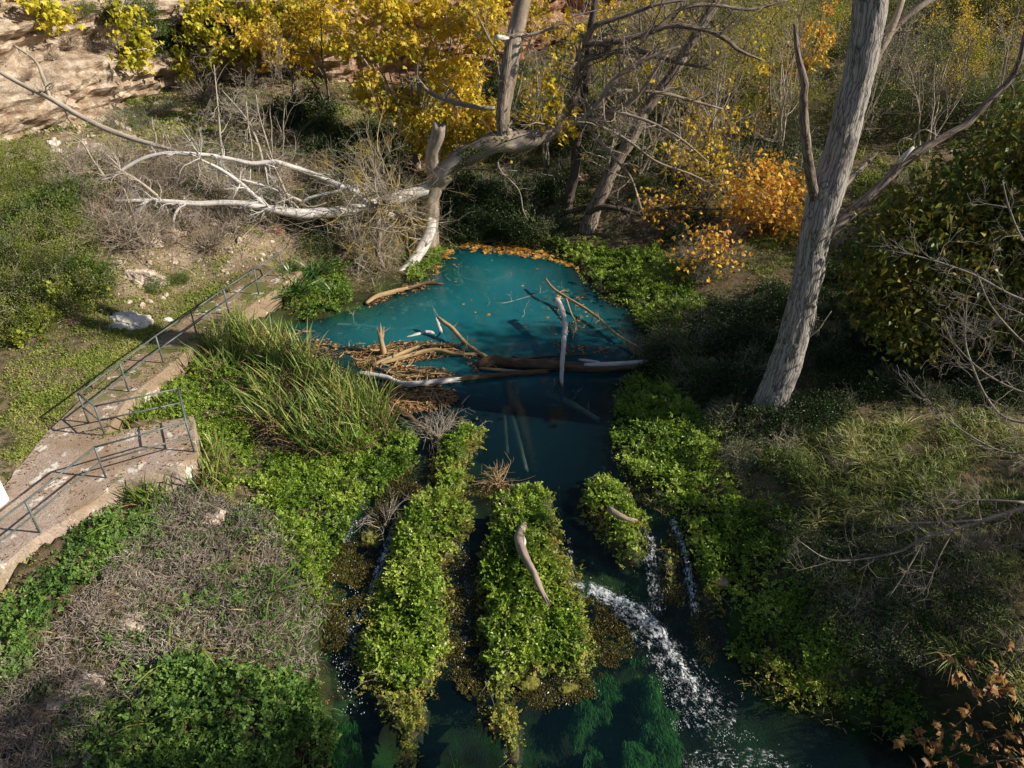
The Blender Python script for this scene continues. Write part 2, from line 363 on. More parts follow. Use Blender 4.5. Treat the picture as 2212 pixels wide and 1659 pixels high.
MT['moss'] = leafmat('wet_moss', [(.02, .018, .005), (.06, .052, .012), (.11, .09, .02), (.17, .15, .03), (.13, .075, .02)], .05, .3)
MT['drystem'] = leafmat('dry_twig', [(.13, .10, .08), (.27, .215, .17), (.38, .32, .26), (.48, .42, .34)], 0, .85)
MT['weed'] = leafmat('water_weed', [(.015, .04, .008), (.035, .11, .014), (.06, .19, .025), (.11, .26, .045)], .1, .6)
MT['whitewood'] = barkmat('bleached_wood', (.20, .18, .165), (.50, .47, .45), (.72, .70, .68), 7, .6)
MT['greybark'] = barkmat('grey_fissured_bark', (.035, .03, .027), (.22, .205, .19), (.40, .375, .35), 7, .9, plates=14)
MT['brownbark'] = barkmat('brown_bark', (.04, .03, .024), (.16, .125, .10), (.32, .27, .225), 7, .8, plates=13)
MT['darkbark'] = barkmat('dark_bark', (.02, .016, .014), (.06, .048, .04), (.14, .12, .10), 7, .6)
MT['planebark'] = barkmat('plane_tree_bark', (.08, .058, .042), (.25, .20, .155), (.50, .45, .39), 3.2, .6)
MT['twig'] = barkmat('pale_twig', (.16, .13, .10), (.36, .31, .25), (.52, .47, .40), 6, .2)
MT['greytwig'] = barkmat('grey_twig', (.09, .075, .065), (.20, .175, .15), (.33, .295, .26), 6, .2)
MT['lichentwig'] = barkmat('lichened_twig', (.15, .12, .09), (.34, .29, .22), (.48, .43, .35), 6, .2, (.42, .30, .06))
MT['wetwood'] = barkmat('wet_log', (.02, .013, .008), (.08, .05, .028), (.20, .13, .07), 6, .5, None, .4)
MT['tanwood'] = barkmat('tan_driftwood', (.10, .065, .03), (.33, .23, .12), (.50, .37, .22), 6, .5)
MT['logbark'] = barkmat('barked_log', (.08, .06, .05), (.27, .21, .17), (.42, .35, .29), 6, .5)

m = M('ground_soil'); p = m.pos()
n1 = m.noise(p, .45, 5); n2 = m.noise(p, 4, 6); n3 = m.noise(p, 28, 4)
c = m.ramp(n1, [(.35, (.10, .075, .045)), (.5, (.20, .15, .095)), (.62, (.30, .235, .155))])
c = m.mix(m.ramp(n2, [(.48, (0, 0, 0)), (.6, (1, 1, 1))]), c, (.055, .065, .022)); c = m.mix(m.math('MULTIPLY', n3, .5), c, (.10, .075, .05))
dry = m.math('MULTIPLY', m.attr('dry').outputs['Fac'], m.ramp(n2, [(.35, (.5, .5, .5)), (.6, (1, 1, 1))])); c = m.mix(m.math('MULTIPLY', dry, .75), c, m.ramp(n3, [(.35, (.33, .225, .15)), (.55, (.47, .36, .26)), (.7, (.62, .53, .43))]))
low = m.attr('wet').outputs['Fac']; c = m.mix(low, c, m.ramp(m.noise(p, .9, 4), [(.40, (.025, .024, .012)), (.52, (.035, .045, .016)), (.64, (.04, .085, .022))]))
m.col(c); m.rough(.95, .1); m.bump(m.math('ADD', n2, n3), .9, .08); MT['soil'] = m.m
m = M('pool_bed'); p = m.pos(); c = m.ramp(m.noise(p, .8, 4), [(.38, (.015, .02, .012)), (.52, (.04, .06, .025)), (.65, (.08, .12, .05))]); m.col(c); m.rough(.9, .1); MT['bed'] = m.m
m = M('path_earth_concrete'); p = m.pos(); n2 = m.noise(p, 2.2, 6, .65); n3 = m.noise(p, 22, 5); n4 = m.noise(p, .7, 4)
c = m.ramp(n3, [(.3, (.22, .165, .13)), (.5, (.37, .29, .24)), (.7, (.46, .38, .33))])
c = m.mix(m.ramp(n4, [(.46, (0, 0, 0)), (.6, (.8, .8, .8))]), c, (.27, .19, .125))
gr = m.attr('rnd').outputs['Fac']; c = m.mix(m.math('MULTIPLY', gr, m.ramp(n2, [(.3, (.6, .6, .6)), (.55, (1, 1, 1))])), c, m.ramp(n3, [(.35, (.17, .12, .075)), (.6, (.30, .22, .145))])); c = m.mix(m.math('MULTIPLY', m.math('GREATER_THAN', m.noise(p, .8, 3), .53), gr), c, (.12, .13, .04))
c = m.mix(m.ramp(n2, [(.585, (0, 0, 0)), (.63, (.9, .9, .9))]), c, (.68, .64, .59)); 
c = m.mix(m.ramp(m.noise(p, 7, 5), [(.6, (0, 0, 0)), (.68, (.7, .7, .7))]), c, (.13, .10, .075))
m.col(c); m.rough(.92, .15); m.bump(m.math('ADD', n3, n2), .6, .03); MT['path'] = m.m
m = M('cliff_rock'); p = m.pos(); n1 = m.noise(p, .22, 5, .6); n2 = m.noise(p, 1.6, 6, .65, (1, 1, 1.6)); n3 = m.noise(p, 11, 5)
red = m.attr('rnd').outputs['Fac']
c = m.ramp(n2, [(.34, (.20, .13, .085)), (.48, (.34, .26, .19)), (.62, (.55, .47, .38))])
rc = m.ramp(n2, [(.34, (.15, .065, .038)), (.5, (.28, .14, .08)), (.64, (.42, .28, .19))])
c = m.mix(m.math('ADD', red, m.math('MULTIPLY', m.math('SUBTRACT', n1, .5), 1.4)), c, rc); c = m.mix(m.ramp(n3, [(.6, (0, 0, 0)), (.75, (.6, .6, .6))]), c, (.20, .14, .10))
m.col(c); m.rough(.95, .1); m.bump(m.math('ADD', n2, m.math('MULTIPLY', n3, .5)), .9, .15); MT['cliff'] = m.m
m = M('white_limestone'); p = m.pos(); n2 = m.noise(p, 6, 6, .65); m.col(m.ramp(n2, [(.35, (.40, .35, .29)), (.5, (.62, .58, .52)), (.62, (.74, .71, .66))])); m.rough(.95, .1); m.bump(n2, .8, .06); MT['white_rock'] = m.m
m = M('pale_bank_rock'); p = m.pos(); n2 = m.noise(p, 7, 6, .65); m.col(m.ramp(n2, [(.35, (.26, .19, .14)), (.5, (.44, .35, .28)), (.62, (.60, .53, .46))])); m.rough(.95, .1); m.bump(n2, .9, .05); MT['pale_rock'] = m.m
m = M('mossy_stone'); p = m.pos(); n2 = m.noise(p, 7, 5); m.col(m.ramp(n2, [(.35, (.05, .055, .01)), (.5, (.15, .15, .025)), (.65, (.27, .26, .06))])); m.rough(.75, .2); m.bump(m.noise(p, 40, 4), 1, .03); MT['mossy'] = m.m
m = M('moss_cushion'); p = m.pos(); m.col(m.ramp(m.noise(p, 25, 4), [(.35, (.03, .035, .006)), (.6, (.13, .14, .02))])); m.rough(.95, .1); m.bump(m.noise(p, 50, 3), 1, .02); MT['mosscushion'] = m.m
m = M('railing_paint'); p = m.obj(); m.col(m.ramp(m.noise(p, 9, 4), [(.4, (.075, .10, .095)), (.62, (.12, .15, .145)), (.72, (.18, .13, .09))])); m.rough(.45, .5); MT['rail'] = m.m
m = M('whitewash'); m.col(m.ramp(m.noise(m.pos(), 5, 4), [(.35, (.68, .68, .67)), (.6, (.8, .8, .79))])); m.rough(.8, .2); MT['whitewash'] = m.m
m = M('foam'); m.col((.80, .84, .88)); m.rough(.4, .4); t_ = m.nd('ShaderNodeBsdfTransparent'); x_ = m.nd('ShaderNodeMixShader'); x_.inputs[0].default_value = .4; m.lk(m.b.outputs[0], x_.inputs[1]); m.lk(t_.outputs[0], x_.inputs[2]); m.lk(x_.outputs[0], m.out.inputs['Surface']); MT['foam'] = m.m
m = M('island_mud'); m.col(m.ramp(m.noise(m.pos(), 6, 5), [(.35, (.02, .016, .008)), (.65, (.07, .06, .02))])); m.rough(.7, .3); MT['mud'] = m.m

# water: clear surface over a milky body (more body where it is deeper), broken white where it tumbles
m = M('spring_water'); p = m.pos(); murk = m.attr('murk').outputs['Fac']; foam = m.attr('foam').outputs['Fac']; low = m.attr('low').outputs['Fac']; rap = m.attr('rapid').outputs['Fac']
body = m.mix(low, (.014, .175, .205), (.003, .013, .023)); body = m.mix(m.math('MULTIPLY', m.noise(p, .3, 4), .8), body, m.mix(low, (.006, .085, .12), (.003, .021, .020)))
dif = m.nd('ShaderNodeBsdfDiffuse'); m.lk(body, dif.inputs['Color']); tr = m.nd('ShaderNodeBsdfTransparent'); m.lk(m.mix(low, (.50, .82, .84), (.72, .90, .86)), tr.inputs['Color'])
inner = m.nd('ShaderNodeMixShader'); m.lk(murk, inner.inputs[0]); m.lk(tr.outputs[0], inner.inputs[1]); m.lk(dif.outputs[0], inner.inputs[2])
bn = m.nd('ShaderNodeBump'); bn.inputs['Distance'].default_value = .03; m.lk(m.math('ADD', .03, m.math('MULTIPLY', rap, .6)), bn.inputs['Strength'])
m.lk(m.math('ADD', m.noise(p, 9, 3), m.math('MULTIPLY', m.noise(p, 2.2, 3), 1.2)), bn.inputs['Height'])
gl = m.nd('ShaderNodeBsdfGlossy'); gl.inputs['Roughness'].default_value = .03; m.lk(bn.outputs[0], gl.inputs['Normal']); fr = m.nd('ShaderNodeLayerWeight'); m.lk(bn.outputs[0], fr.inputs['Normal']); frf = m.math('ADD', .025, m.math('MULTIPLY', m.math('POWER', fr.outputs['Facing'], 5.0), .975))
surf = m.nd('ShaderNodeMixShader'); m.lk(frf, surf.inputs[0]); m.lk(inner.outputs[0], surf.inputs[1]); m.lk(gl.outputs[0], surf.inputs[2])
wd = m.nd('ShaderNodeBsdfDiffuse'); wd.inputs['Color'].default_value = (.8, .84, .88, 1)
fv = m.nd('ShaderNodeCombineXYZ'); m.lk(m.math('MULTIPLY', m.attr('fs').outputs['Fac'], 3.2), fv.inputs[0]); m.lk(m.math('MULTIPLY', m.attr('ft').outputs['Fac'], 11.0), fv.inputs[1])
fl = m.math('ADD', m.math('ADD', m.math('MULTIPLY', m.math('SUBTRACT', m.noise(p, 24, 7, .8), .5), 1.9), m.math('MULTIPLY', m.math('SUBTRACT', m.noise(fv.outputs[0], 1.6, 5, .65), .5), 2.2)), m.math('MULTIPLY', m.math('SUBTRACT', m.noise(p, 6, 4, .6), .5), 1.8)); fm = m.math('ADD', m.math('MULTIPLY', foam, .66), fl); fm = m.ramp(fm, [(.30, (0, 0, 0)), (.50, (.16, .16, .16)), (.68, (.5, .5, .5)), (.92, (.85, .85, .85))]); fm = m.math('MULTIPLY', fm, m.math('MINIMUM', m.math('MULTIPLY', foam, 6), 1.0))
fin = m.nd('ShaderNodeMixShader'); m.lk(fm, fin.inputs[0]); m.lk(surf.outputs[0], fin.inputs[1]); m.lk(wd.outputs[0], fin.inputs[2]); m.lk(fin.outputs[0], m.out.inputs['Surface'])
MT['water'] = m.m

# ------------------------------------------------------------------ terrain
CP = [(600,1100,.15),(450,1200,.35),(250,1300,.4),(100,1400,.3),(300,1550,-.2),(600,1550,-.55),(650,1300,-.3),(690,1200,-.2),(60,1600,-.1),(0,1500,.2),(550,1400,-.1),
 (500,900,.3),(600,800,.15),(350,880,.3),(760,930,.15),(680,640,.3),(640,600,.4),(400,1100,.4),(330,1080,.4),(150,1300,.45),
 (100,1050,1.1),(60,960,1.1),(200,830,1.1),(350,720,1.1),(480,640,1.1),(580,590,1.1),(0,1150,1.1),(0,880,1.15),
 (100,780,1.35),(50,700,1.8),(200,650,1.8),(300,600,1.8),(420,560,1.6),(520,520,1.9),(100,500,3),(250,480,3),(400,450,2.8),(520,440,2.5),(650,450,1.8),(0,350,4),(150,330,3.8),(300,350,3.6),(450,320,3.4),(600,300,3.2),(700,330,2.8),(800,300,2.6),
 (60,280,4.2),(200,240,4.2),(400,195,4.2),(600,200,4),(720,210,3.8),(0,560,2.8),(0,740,1.6),
 (900,480,.6),(930,520,.3),(1100,490,.5),(1200,490,.5),(1000,420,1.3),(1100,380,1.5),(1300,420,1.5),(1450,440,1.5),(1000,300,2.2),(1200,250,2.5),(1200,180,3),(1000,190,3.2),(1350,300,2.2),
 (1400,540,.6),(1500,560,.9),(1300,550,.3),(1450,640,.35),(1550,700,.6),(1620,560,1),(1700,550,1.1),(1820,540,1.2),(1850,450,1.6),(1950,400,2),(1600,420,1.6),(1550,250,3),(1700,200,3.5),(1900,250,3.2),(2050,300,3),(1500,130,4),(1700,80,5),(1900,100,5),(2100,100,5.5),(2200,200,4),
 (1665,885,.8),(1500,850,.4),(1420,850,.2),(1400,950,.2),(1450,1050,.1),(1550,1150,0),(1620,1250,-.3),(1700,1400,-.6),(1850,1500,-.6),(2000,1560,-.6),(1750,1050,.9),(1900,1000,1.2),(2050,950,1.4),(2200,900,1.6),(1900,1200,.6),(2100,1200,1.2),(2000,1400,.3),(2200,1400,.8),(2200,1600,.2),(2000,700,1.5),(2200,600,1.8),(1900,650,1.3)]
cp = np.array([at(*c) for c in CP])
ex = np.array([(-45, 75, 14), (-20, 75, 13), (0, 75, 14), (20, 75, 14), (45, 75, 15), (-60, 40, 8), (60, 40, 7), (-40, 10, 2), (45, 10, 3), (-12, -12, 0), (12, -12, 0), (0, -12, -1.5), (-3, 3, -1.8), (2, 3, -1.9), (0, -4, -1.8), (-60, -20, 2), (60, -20, 3), (30, 60, 9.5), (10, 58, 7.5), (18, 45, 4.8), (-5, 56, 7), (80, 90, 20), (-80, 90, 20), (0, 95, 20)], float)
cp = np.vstack([cp, ex]); D = np.linalg.norm(cp[:, None, :2] - cp[None, :, :2], axis=-1)
nC = len(cp); A = np.zeros((nC + 3, nC + 3)); A[:nC, :nC] = -D - np.eye(nC) * .25; A[:nC, nC] = 1; A[:nC, nC + 1:] = cp[:, :2]; A[nC, :nC] = 1; A[nC + 1:, :nC] = cp[:, :2].T
RB = np.linalg.solve(A, np.concatenate([cp[:, 2], [0, 0, 0]]))
WATER = wpoly([(960,548),(1000,527),(1060,520),(1170,545),(1240,575),(1300,640),(1380,680),(1400,740),(1400,790),(1350,830),(1330,900),(1340,1000),(1370,1040),(1430,1090),(1500,1180),(1560,1290),(1590,1400),(1620,1480),(1750,1540),(1980,1600),(2060,1680),(2050,1800),(700,1800),(705,1659),(720,1500),(690,1400),(700,1250),(730,1150),(800,1080),(880,1010),(885,960),(840,890),(800,850),(700,780),(600,745),(620,700),(700,690),(800,655),(880,620),(940,592)])
PATH = np.array([at(x, y, 1.1)[:2] for x, y in [(0,1225),(80,1160),(160,1108),(252,1043),(385,1005),(425,977),(417,898),(228,937),(262,880),(310,832),(385,775),(450,720),(520,675),(600,622),(650,585),(560,596),(440,660),(300,760),(190,850),(100,935),(10,1050),(-120,1180),(-200,1330),(-60,1290)]])
def ground(x, y):
    x = np.asarray(x, float); y = np.asarray(y, float); sh = x.shape; xf, yf = x.ravel(), y.ravel(); h = np.empty(xf.size)
    for i in range(0, xf.size, 20000):
        a, b = xf[i:i + 20000], yf[i:i + 20000]
        h[i:i + 20000] = -np.hypot(a[:, None] - cp[None, :, 0], b[:, None] - cp[None, :, 1]) @ RB[:nC] + RB[nC] + RB[nC + 1] * a + RB[nC + 2] * b
    h += .10 * fb2(xf, yf, .55, 4, 11) * (1 + np.clip((yf - 30) / 15, 0, 2)) + .03 * fb2(xf, yf, 3, 3, 5)
    L = lvl(yf); d = pdist(xf, yf, WATER); inn = inside(xf, yf, WATER)
    rap = np.exp(-((yf - 12.6) / 2.2) ** 2); dep = np.where(yf > 15, 2.2, 1.3) * (1 - .72 * rap)
    bed = L - np.minimum(dep, .08 + d * (.75 - .4 * rap)) + .12 * fb2(xf, yf, .9, 3, 8)
    shore = np.maximum(h, L + .06); t = np.clip(d / .9, 0, 1); shore = (L + .06) * (1 - t) + shore * t
    h = np.where(inn, bed, np.where(yf > 4, np.maximum(shore, L + .04), h))
    ip = inside(xf, yf, PATH); dp = pdist(xf, yf, PATH)
    h = np.where(ip, np.where(dp < .42, np.minimum(h, .25), 1.0), h)
    return h.reshape(sh)
def axis(segs):
    out = [segs[0][0]]
    for a, b, s in segs: n = max(1, round((b - a) / s)); out += list(np.linspace(a, b, n + 1)[1:])
    return np.array(out)
gx = axis([(-110, -40, 5), (-40, -24, .8), (-24, 20, .2), (20, 40, .8), (40, 110, 5)]); gy = axis([(-40, 4, 2), (4, 32, .2), (32, 52, .4), (52, 80, 1.5), (80, 130, 6)])
GX, GY = np.meshgrid(gx, gy); GZ = ground(GX, GY)
def hgt(x, y):
    x = np.asarray(x, float); y = np.asarray(y, float); i = np.clip(np.searchsorted(gx, x) - 1, 0, len(gx) - 2); j = np.clip(np.searchsorted(gy, y) - 1, 0, len(gy) - 2)
    u = (x - gx[i]) / (gx[i + 1] - gx[i]); v = (y - gy[j]) / (gy[j + 1] - gy[j])
    return GZ[j, i] * (1 - u) * (1 - v) + GZ[j, i + 1] * u * (1 - v) + GZ[j + 1, i] * (1 - u) * v + GZ[j + 1, i + 1] * u * v
def G(px, py):                              # the spot of ground seen at px, py
    d = ray(px, py); o = np.array([0, 0, CAM_H]); s = np.linspace(4, 90, 2600)[:, None] / d[1]; P = o + d * s
    k = np.argmax(P[:, 2] <= hgt(P[:, 0], P[:, 1])); return P[k] if k > 0 else P[-1]
def gpoly(pts): return np.array([G(x, y)[:2] for x, y in pts])
ny, nx = GX.shape; I = (np.arange(ny - 1)[:, None] * nx + np.arange(nx - 1)[None]).ravel()
g = Geo(); V = np.stack([GX, GY, GZ], -1).reshape(-1, 3)
DRY = [wpoly_g for wpoly_g in (gpoly([(230,560),(420,470),(600,460),(620,540),(520,600),(400,640),(290,690),(240,640)]), gpoly([(560,450),(700,470),(740,520),(600,560)]), gpoly([(60,300),(330,220),(420,190),(420,240),(200,330),(60,380)]))]
dryf = np.zeros(len(V))
for P_ in DRY: dryf = np.maximum(dryf, np.clip(np.where(inside(V[:, 0], V[:, 1], P_), 1, 0) * pdist(V[:, 0], V[:, 1], P_) / .5, 0, 1))
inw = inside(V[:, 0], V[:, 1], WATER); dw = pdist(V[:, 0], V[:, 1], WATER); wet = np.where(inw, 1, np.clip(1.2 - dw / 1.5, 0, 1))
g.add(V, np.stack([I, I + 1, I + nx + 1, I + nx], -1)); ter = obj('ground', g.mesh('ground', MT['soil'], True, {'wet': wet, 'dry': dryf})); tag(ter, 'earthy valley floor and banks around the spring pool', kind='structure')

# path slab with its retaining edge
def slab(name, P, top, bot, mat_, cell=.12, rough=.02):
    lo, hi = P.min(0) - .2, P.max(0) + .2; xs = np.arange(lo[0], hi[0], cell); ys = np.arange(lo[1], hi[1], cell); X, Y = np.meshgrid(xs, ys); ok = inside(X, Y, P) & (pdist(X, Y, P) > cell * .4)
    # a ring of boundary points joined to inner points by triangulation
    n = len(P); ring = []
    for i in range(n):
        a, b = P[i], P[(i + 1) % n]; k = max(1, int(np.linalg.norm(b - a) / (cell * 2))); ring += [a + (b - a) * t / k for t in range(k)]
    ring = np.array(ring); ring += rng.normal(0, .012, ring.shape); inn = np.stack([X[ok], Y[ok]], -1) + rng.normal(0, cell * .1, (ok.sum(), 2))
    from mathutils.geometry import delaunay_2d_cdt
    pts = [Vector(p) for p in np.vstack([ring, inn])]; nr = len(ring)
    vs, _, fs, *_ = delaunay_2d_cdt(pts, [], [list(range(nr))], 1, 1e-5)
    v2 = np.array([(v.x, v.y) for v in vs]); z = top + rough * fb2(v2[:, 0], v2[:, 1], 1.6, 4, 3)
    g = Geo(); T = np.array([f if len(f) == 3 else f[:3] for f in fs]); g.add(np.column_stack([v2, z]), None, T, rnd=np.clip((v2[:, 1] - 15.6) / 3.5, 0, .95))
    zr = top + rough * fb2(ring[:, 0], ring[:, 1], 1.6, 4, 3); k = np.arange(nr); k2 = (k + 1) % nr; rows = 5
    out = []
    c = P.mean(0)
    for r in range(rows):
        t = r / (rows - 1); q = ring + rng.normal(0, .02, ring.shape) * (r > 0); out.append(np.column_stack([q, zr * (1 - t) + bot * t]))
    for r in range(rows - 1): 
        pass
    Vw = np.vstack(out); Q = np.vstack([np.stack([r * nr + k, (r + 1) * nr + k, (r + 1) * nr + k2, r * nr + k2], -1) for r in range(rows - 1)]); g.add(Vw, Q, rnd=np.clip((Vw[:, 1] - 15.6) / 3.5, .1, .95))
    return obj(name, g.mesh(name, mat_, False))
pth = slab('path', PATH, 1.1, -.1, MT['path']); tag(pth, 'worn earth and concrete path with a square viewing platform', kind='structure')
SH = np.array([at(x, y, z)[:2] for x, y, z in [(0,1318,.35),(52,1268,.35),(140,1188,.35),(215,1125,.35),(262,1066,.4),(235,1062,1),(160,1120,1),(80,1172,1),(0,1238,1),(-110,1340,1)]])
# sloping concrete shoulder under the path edge
g = Geo(); a = np.array([at(x, y, 1.09) for x, y in [(-90,1320),(0,1226),(80,1161),(160,1109),(225,1064),(256,1042)]]); b = np.array([at(x, y, .3) for x, y in [(-90,1420),(0,1322),(62,1268),(145,1190),(215,1128),(258,1064)]])
t = np.linspace(0, 1, 14)[:, None, None]; ai = spline(a, np.ones(len(a)), .12)[0]; bi = np.stack([np.interp(np.linspace(0, 1, len(ai)), np.linspace(0, 1, len(b)), b[:, i]) for i in range(3)], -1)
V = ai[None] * (1 - t) + bi[None] * t; V[..., 2] += .10 * np.sin(np.pi * t[..., 0]) + .05 * fb2(V[..., 0], V[..., 1], 3, 4, 9) * np.minimum(1, 3 * t[..., 0]); V[-1, :, 2] -= .4
k = (np.arange(13)[:, None] * V.shape[1] + np.arange(V.shape[1] - 1)[None]).ravel(); w = V.shape[1]; g.add(V.reshape(-1, 3), np.stack([k, k + w, k + w + 1, k + 1], -1), rnd=.25)
tag(obj('path_edge', g.mesh('path_edge', MT['path'])), 'rough sloping concrete shoulder along the path edge', kind='structure')

# ------------------------------------------------------------------ water
FOAM = [([(1228,1254,14),(1290,1272,22),(1350,1298,30),(1400,1335,34),(1440,1385,28),(1468,1440,22),(1500,1490,26)], 1.0), ([(1330,1310,30),(1400,1370,50),(1450,1450,60),(1500,1520,60),(1550,1555,50)], .36), ([(1452,1135,12),(1475,1190,16),(1490,1250,16),(1502,1312,14)], .85),
        ([(1392,1150,20),(1408,1215,26),(1420,1300,26)], .45), ([(855,1145,12),(838,1185,16),(820,1225,16),(803,1262,14)], .7), ([(748,1172,14),(770,1140,10),(800,1128,10)], .5), ([(800,1270,24),(762,1350,24),(745,1430,20)], .3),
        ([(1500,1650,40),(1600,1640,40),(1690,1655,40)], .4), ([(1440,1420,70),(1530,1540,90)], .4), ([(1225,1180,10),(1235,1225,12)], .45), ([(1000,1180,14),(1010,1300,14),(1000,1400,10)], .22)]
FO = []
for pl, s in FOAM:
    pts = np.array([at(a, b, zpy(b)) for a, b, _ in pl]); FO.append((pts, np.array([rad(w, p) * 1.2 for (a, b, w), p in zip(pl, pts)]), s))
xs = axis([(-13, -5, .3), (-5, 9, .06), (9, 14, .3)]); ys = axis([(-8, 7, .5), (7, 15.6, .06), (15.6, 33, .25)])
X, Y = np.meshgrid(xs, ys); xf, yf = X.ravel(), Y.ravel(); keep = inside(xf, yf, WATER) | (pdist(xf, yf, WATER) < .45)
rapid = np.exp(-((yf - 12.4) / 2.0) ** 2) * .9 + .25 * (yf < 11); foam = np.zeros(len(xf)); fs = np.zeros(len(xf)); ft = np.zeros(len(xf))
for pts, rr, s in FO:
    P, R = spline(pts, rr, .15); dd = np.hypot(xf[:, None] - P[None, :, 0], yf[:, None] - P[None, :, 1]); j = np.argmin(dd / R[None], axis=1); d = (dd / R[None])[np.arange(len(xf)), j]; f_ = s * np.clip(1.45 - d, 0, 1) * np.where(yf < 10.6, .8, 1); T_ = unit(np.gradient(P[:, :2], axis=0)); u_ = f_ > foam; foam = np.where(u_, f_, foam)
    ex_, ey_ = xf - P[j, 0], yf - P[j, 1]; fs = np.where(u_, j * .15 + ex_ * T_[j, 0] + ey_ * T_[j, 1], fs); ft = np.where(u_, ex_ * T_[j, 1] - ey_ * T_[j, 0], ft)
Z = lvl(yf) + rapid * .035 * fb2(xf, yf, 3.2, 4, 21) + foam * .12 * np.abs(fb2(xf, yf, 6, 4, 4)) + .02 * foam
gd = hgt(xf, yf); depth = np.clip(lvl(yf) - gd, 0, 3); lowf = np.clip((22.3 - yf) / 3.8, 0, 1)
murk = (1 - np.exp(-depth * (.72 - .40 * np.clip((17.5 - yf) / 3, 0, 1)))) * .96
idx = -np.ones(len(xf), int); idx[keep] = np.arange(keep.sum()); nx = len(xs); I = (np.arange(len(ys) - 1)[:, None] * nx + np.arange(nx - 1)[None]).ravel(); Q = np.stack([I, I + 1, I + nx + 1, I + nx], -1); Q = idx[Q]; Q = Q[(Q >= 0).all(1)]
g = Geo(); g.add(np.column_stack([xf, yf, Z])[keep], Q); wo = obj('water', g.mesh('water', MT['water'], True, {'murk': murk[keep], 'foam': foam[keep], 'low': lowf[keep], 'rapid': rapid[keep], 'fs': fs[keep], 'ft': ft[keep]})); tag(wo, 'turquoise spring pool running off in dark rapids', kind='structure')
# broken drops and bubbles of white water
ov, ot = _ico(0); g = Geo()
for pts, rr, s in FO:
    P, R = spline(pts, rr, .1); n = int((110 if s > .9 else 190) * s * s * len(P) * .18) + 50; i = rng.integers(0, len(P), n); c = P[i] + rng.normal(0, 1, (n, 3)) * (R[i] * .55 * rng.choice([.5, 1, 1.6], n))[:, None] * [1, 1, 0]
    c[:, 2] = lvl(c[:, 1]) + np.abs(rng.normal(0, .05, n)) * s + .015; sz = .003 + .007 * rng.random(n) ** 3
    kp = (fbm(c * [5, 5, 0], 3, 71) + rng.normal(0, .12, n)) > .05; c = c[kp]; sz = sz[kp] * rng.choice([.7, 1, 1, 1.8], kp.sum()); n = len(c)
    V = c[:, None] + ov[None] * (sz[:, None, None] * np.array([.8, 1.9, .7])) * (1 + .5 * rng.normal(0, .4, (n, 12, 1))); T = (np.arange(n)[:, None, None] * 12 + ot[None]).reshape(-1, 3); g.add(V.reshape(-1, 3), None, T)
q = samp(wpoly([(1480,1420),(1600,1480),(1620,1560),(1760,1659),(1480,1659),(1420,1480)]), 2600); q = q[(fb2(q[:, 0], q[:, 1], 3.5, 3, 73) + rng.normal(0, .1, 2600)) > .22]; n = len(q); g.add((np.column_stack([q, lvl(q[:, 1]) + .02])[:, None] + ov[None] * (.003 + .007 * rng.random((n, 1, 1)) ** 2)).reshape(-1, 3), None, (np.arange(n)[:, None, None] * 12 + ot[None]).reshape(-1, 3))
q = samp(wpoly([(745,1250),(800,1290),(760,1420),(790,1540),(740,1560),(715,1420)]), 260); n = len(q); g.add((np.column_stack([q, lvl(q[:, 1]) + .02])[:, None] + ov[None] * (.003 + .006 * rng.random((n, 1, 1)) ** 2) * [1, 2.5, 1]).reshape(-1, 3), None, (np.arange(n)[:, None, None] * 12 + ot[None]).reshape(-1, 3))
tag(obj('white_water', g.mesh('white_water', MT['foam'], True)), 'foam and drops of the tumbling water', kind='stuff')

# ------------------------------------------------------------------ cliff
CB = np.array([at(-300,420,4), at(-60,330,4.2), at(60,285,4.1), at(200,243,4.1), at(400,195,4.0), at(560,188,3.9), at(720,196,3.6), at(880,185,3.4), at(1050,172,3.2), at(1200,140,3.4), at(1400,85,4.2), at(1560,58,4.6), at(1700,20,5.2), at(1850,-10,5.6)]) 
CBs, _ = spline(CB, np.ones(len(CB)), .18); nu = len(CBs); nv = 90; tan = unit(np.gradient(CBs[:, :2], axis=0)); nrm = np.stack([tan[:, 1], -tan[:, 0]], -1)
for _ in range(3): nrm = unit(np.stack([np.convolve(np.pad(nrm[:, i], 12, 'edge'), np.ones(25) / 25, 'valid') for i in range(2)], -1))
v = np.linspace(0, 1, nv); hh = -1.0 + 12.5 * v; U = np.linspace(0, 1, nu)
Pc = np.stack([np.broadcast_to(CBs[:, None, 0], (nu, nv)), np.broadcast_to(CBs[:, None, 1], (nu, nv)), CBs[:, None, 2] + hh[None]], -1)
wz = Pc[..., 2] + .55 * fbm(Pc * .16, 2, 31)
def saw(z, per): t = (z / per) % 1.0; return np.where(t < .82, t / .82, (1 - t) / .18)
off = -.16 * hh[None] + 1.25 * saw(wz + .5, 2.3) + .32 * saw(wz * 1.0 + 1.3 * vn(Pc * .3, 5), .8) + .8 * fbm(Pc * [.25, .25, .4], 4, 17) + .22 * fbm(Pc * [1.4, 1.4, 2.4], 4, 40)
off -= np.clip(hh[None] - 8, 0, 9) * 2.2
Pc[..., :2] += nrm[:, None] * off[..., None]
red = np.clip(np.interp(Pc[..., 0], [-24, -17, -12, -6, 20], [-.25, .0, .35, .85, .9]), -.3, 1)
k = (np.arange(nu - 1)[:, None] * nv + np.arange(nv - 1)[None]).ravel(); g = Geo(); g.add(Pc.reshape(-1, 3), np.stack([k, k + nv, k + nv + 1, k + 1], -1), rnd=red.ravel()); tag(obj('cliff', g.mesh('cliff', MT['cliff'])), 'layered pink and white limestone cliff behind the pool', kind='structure')
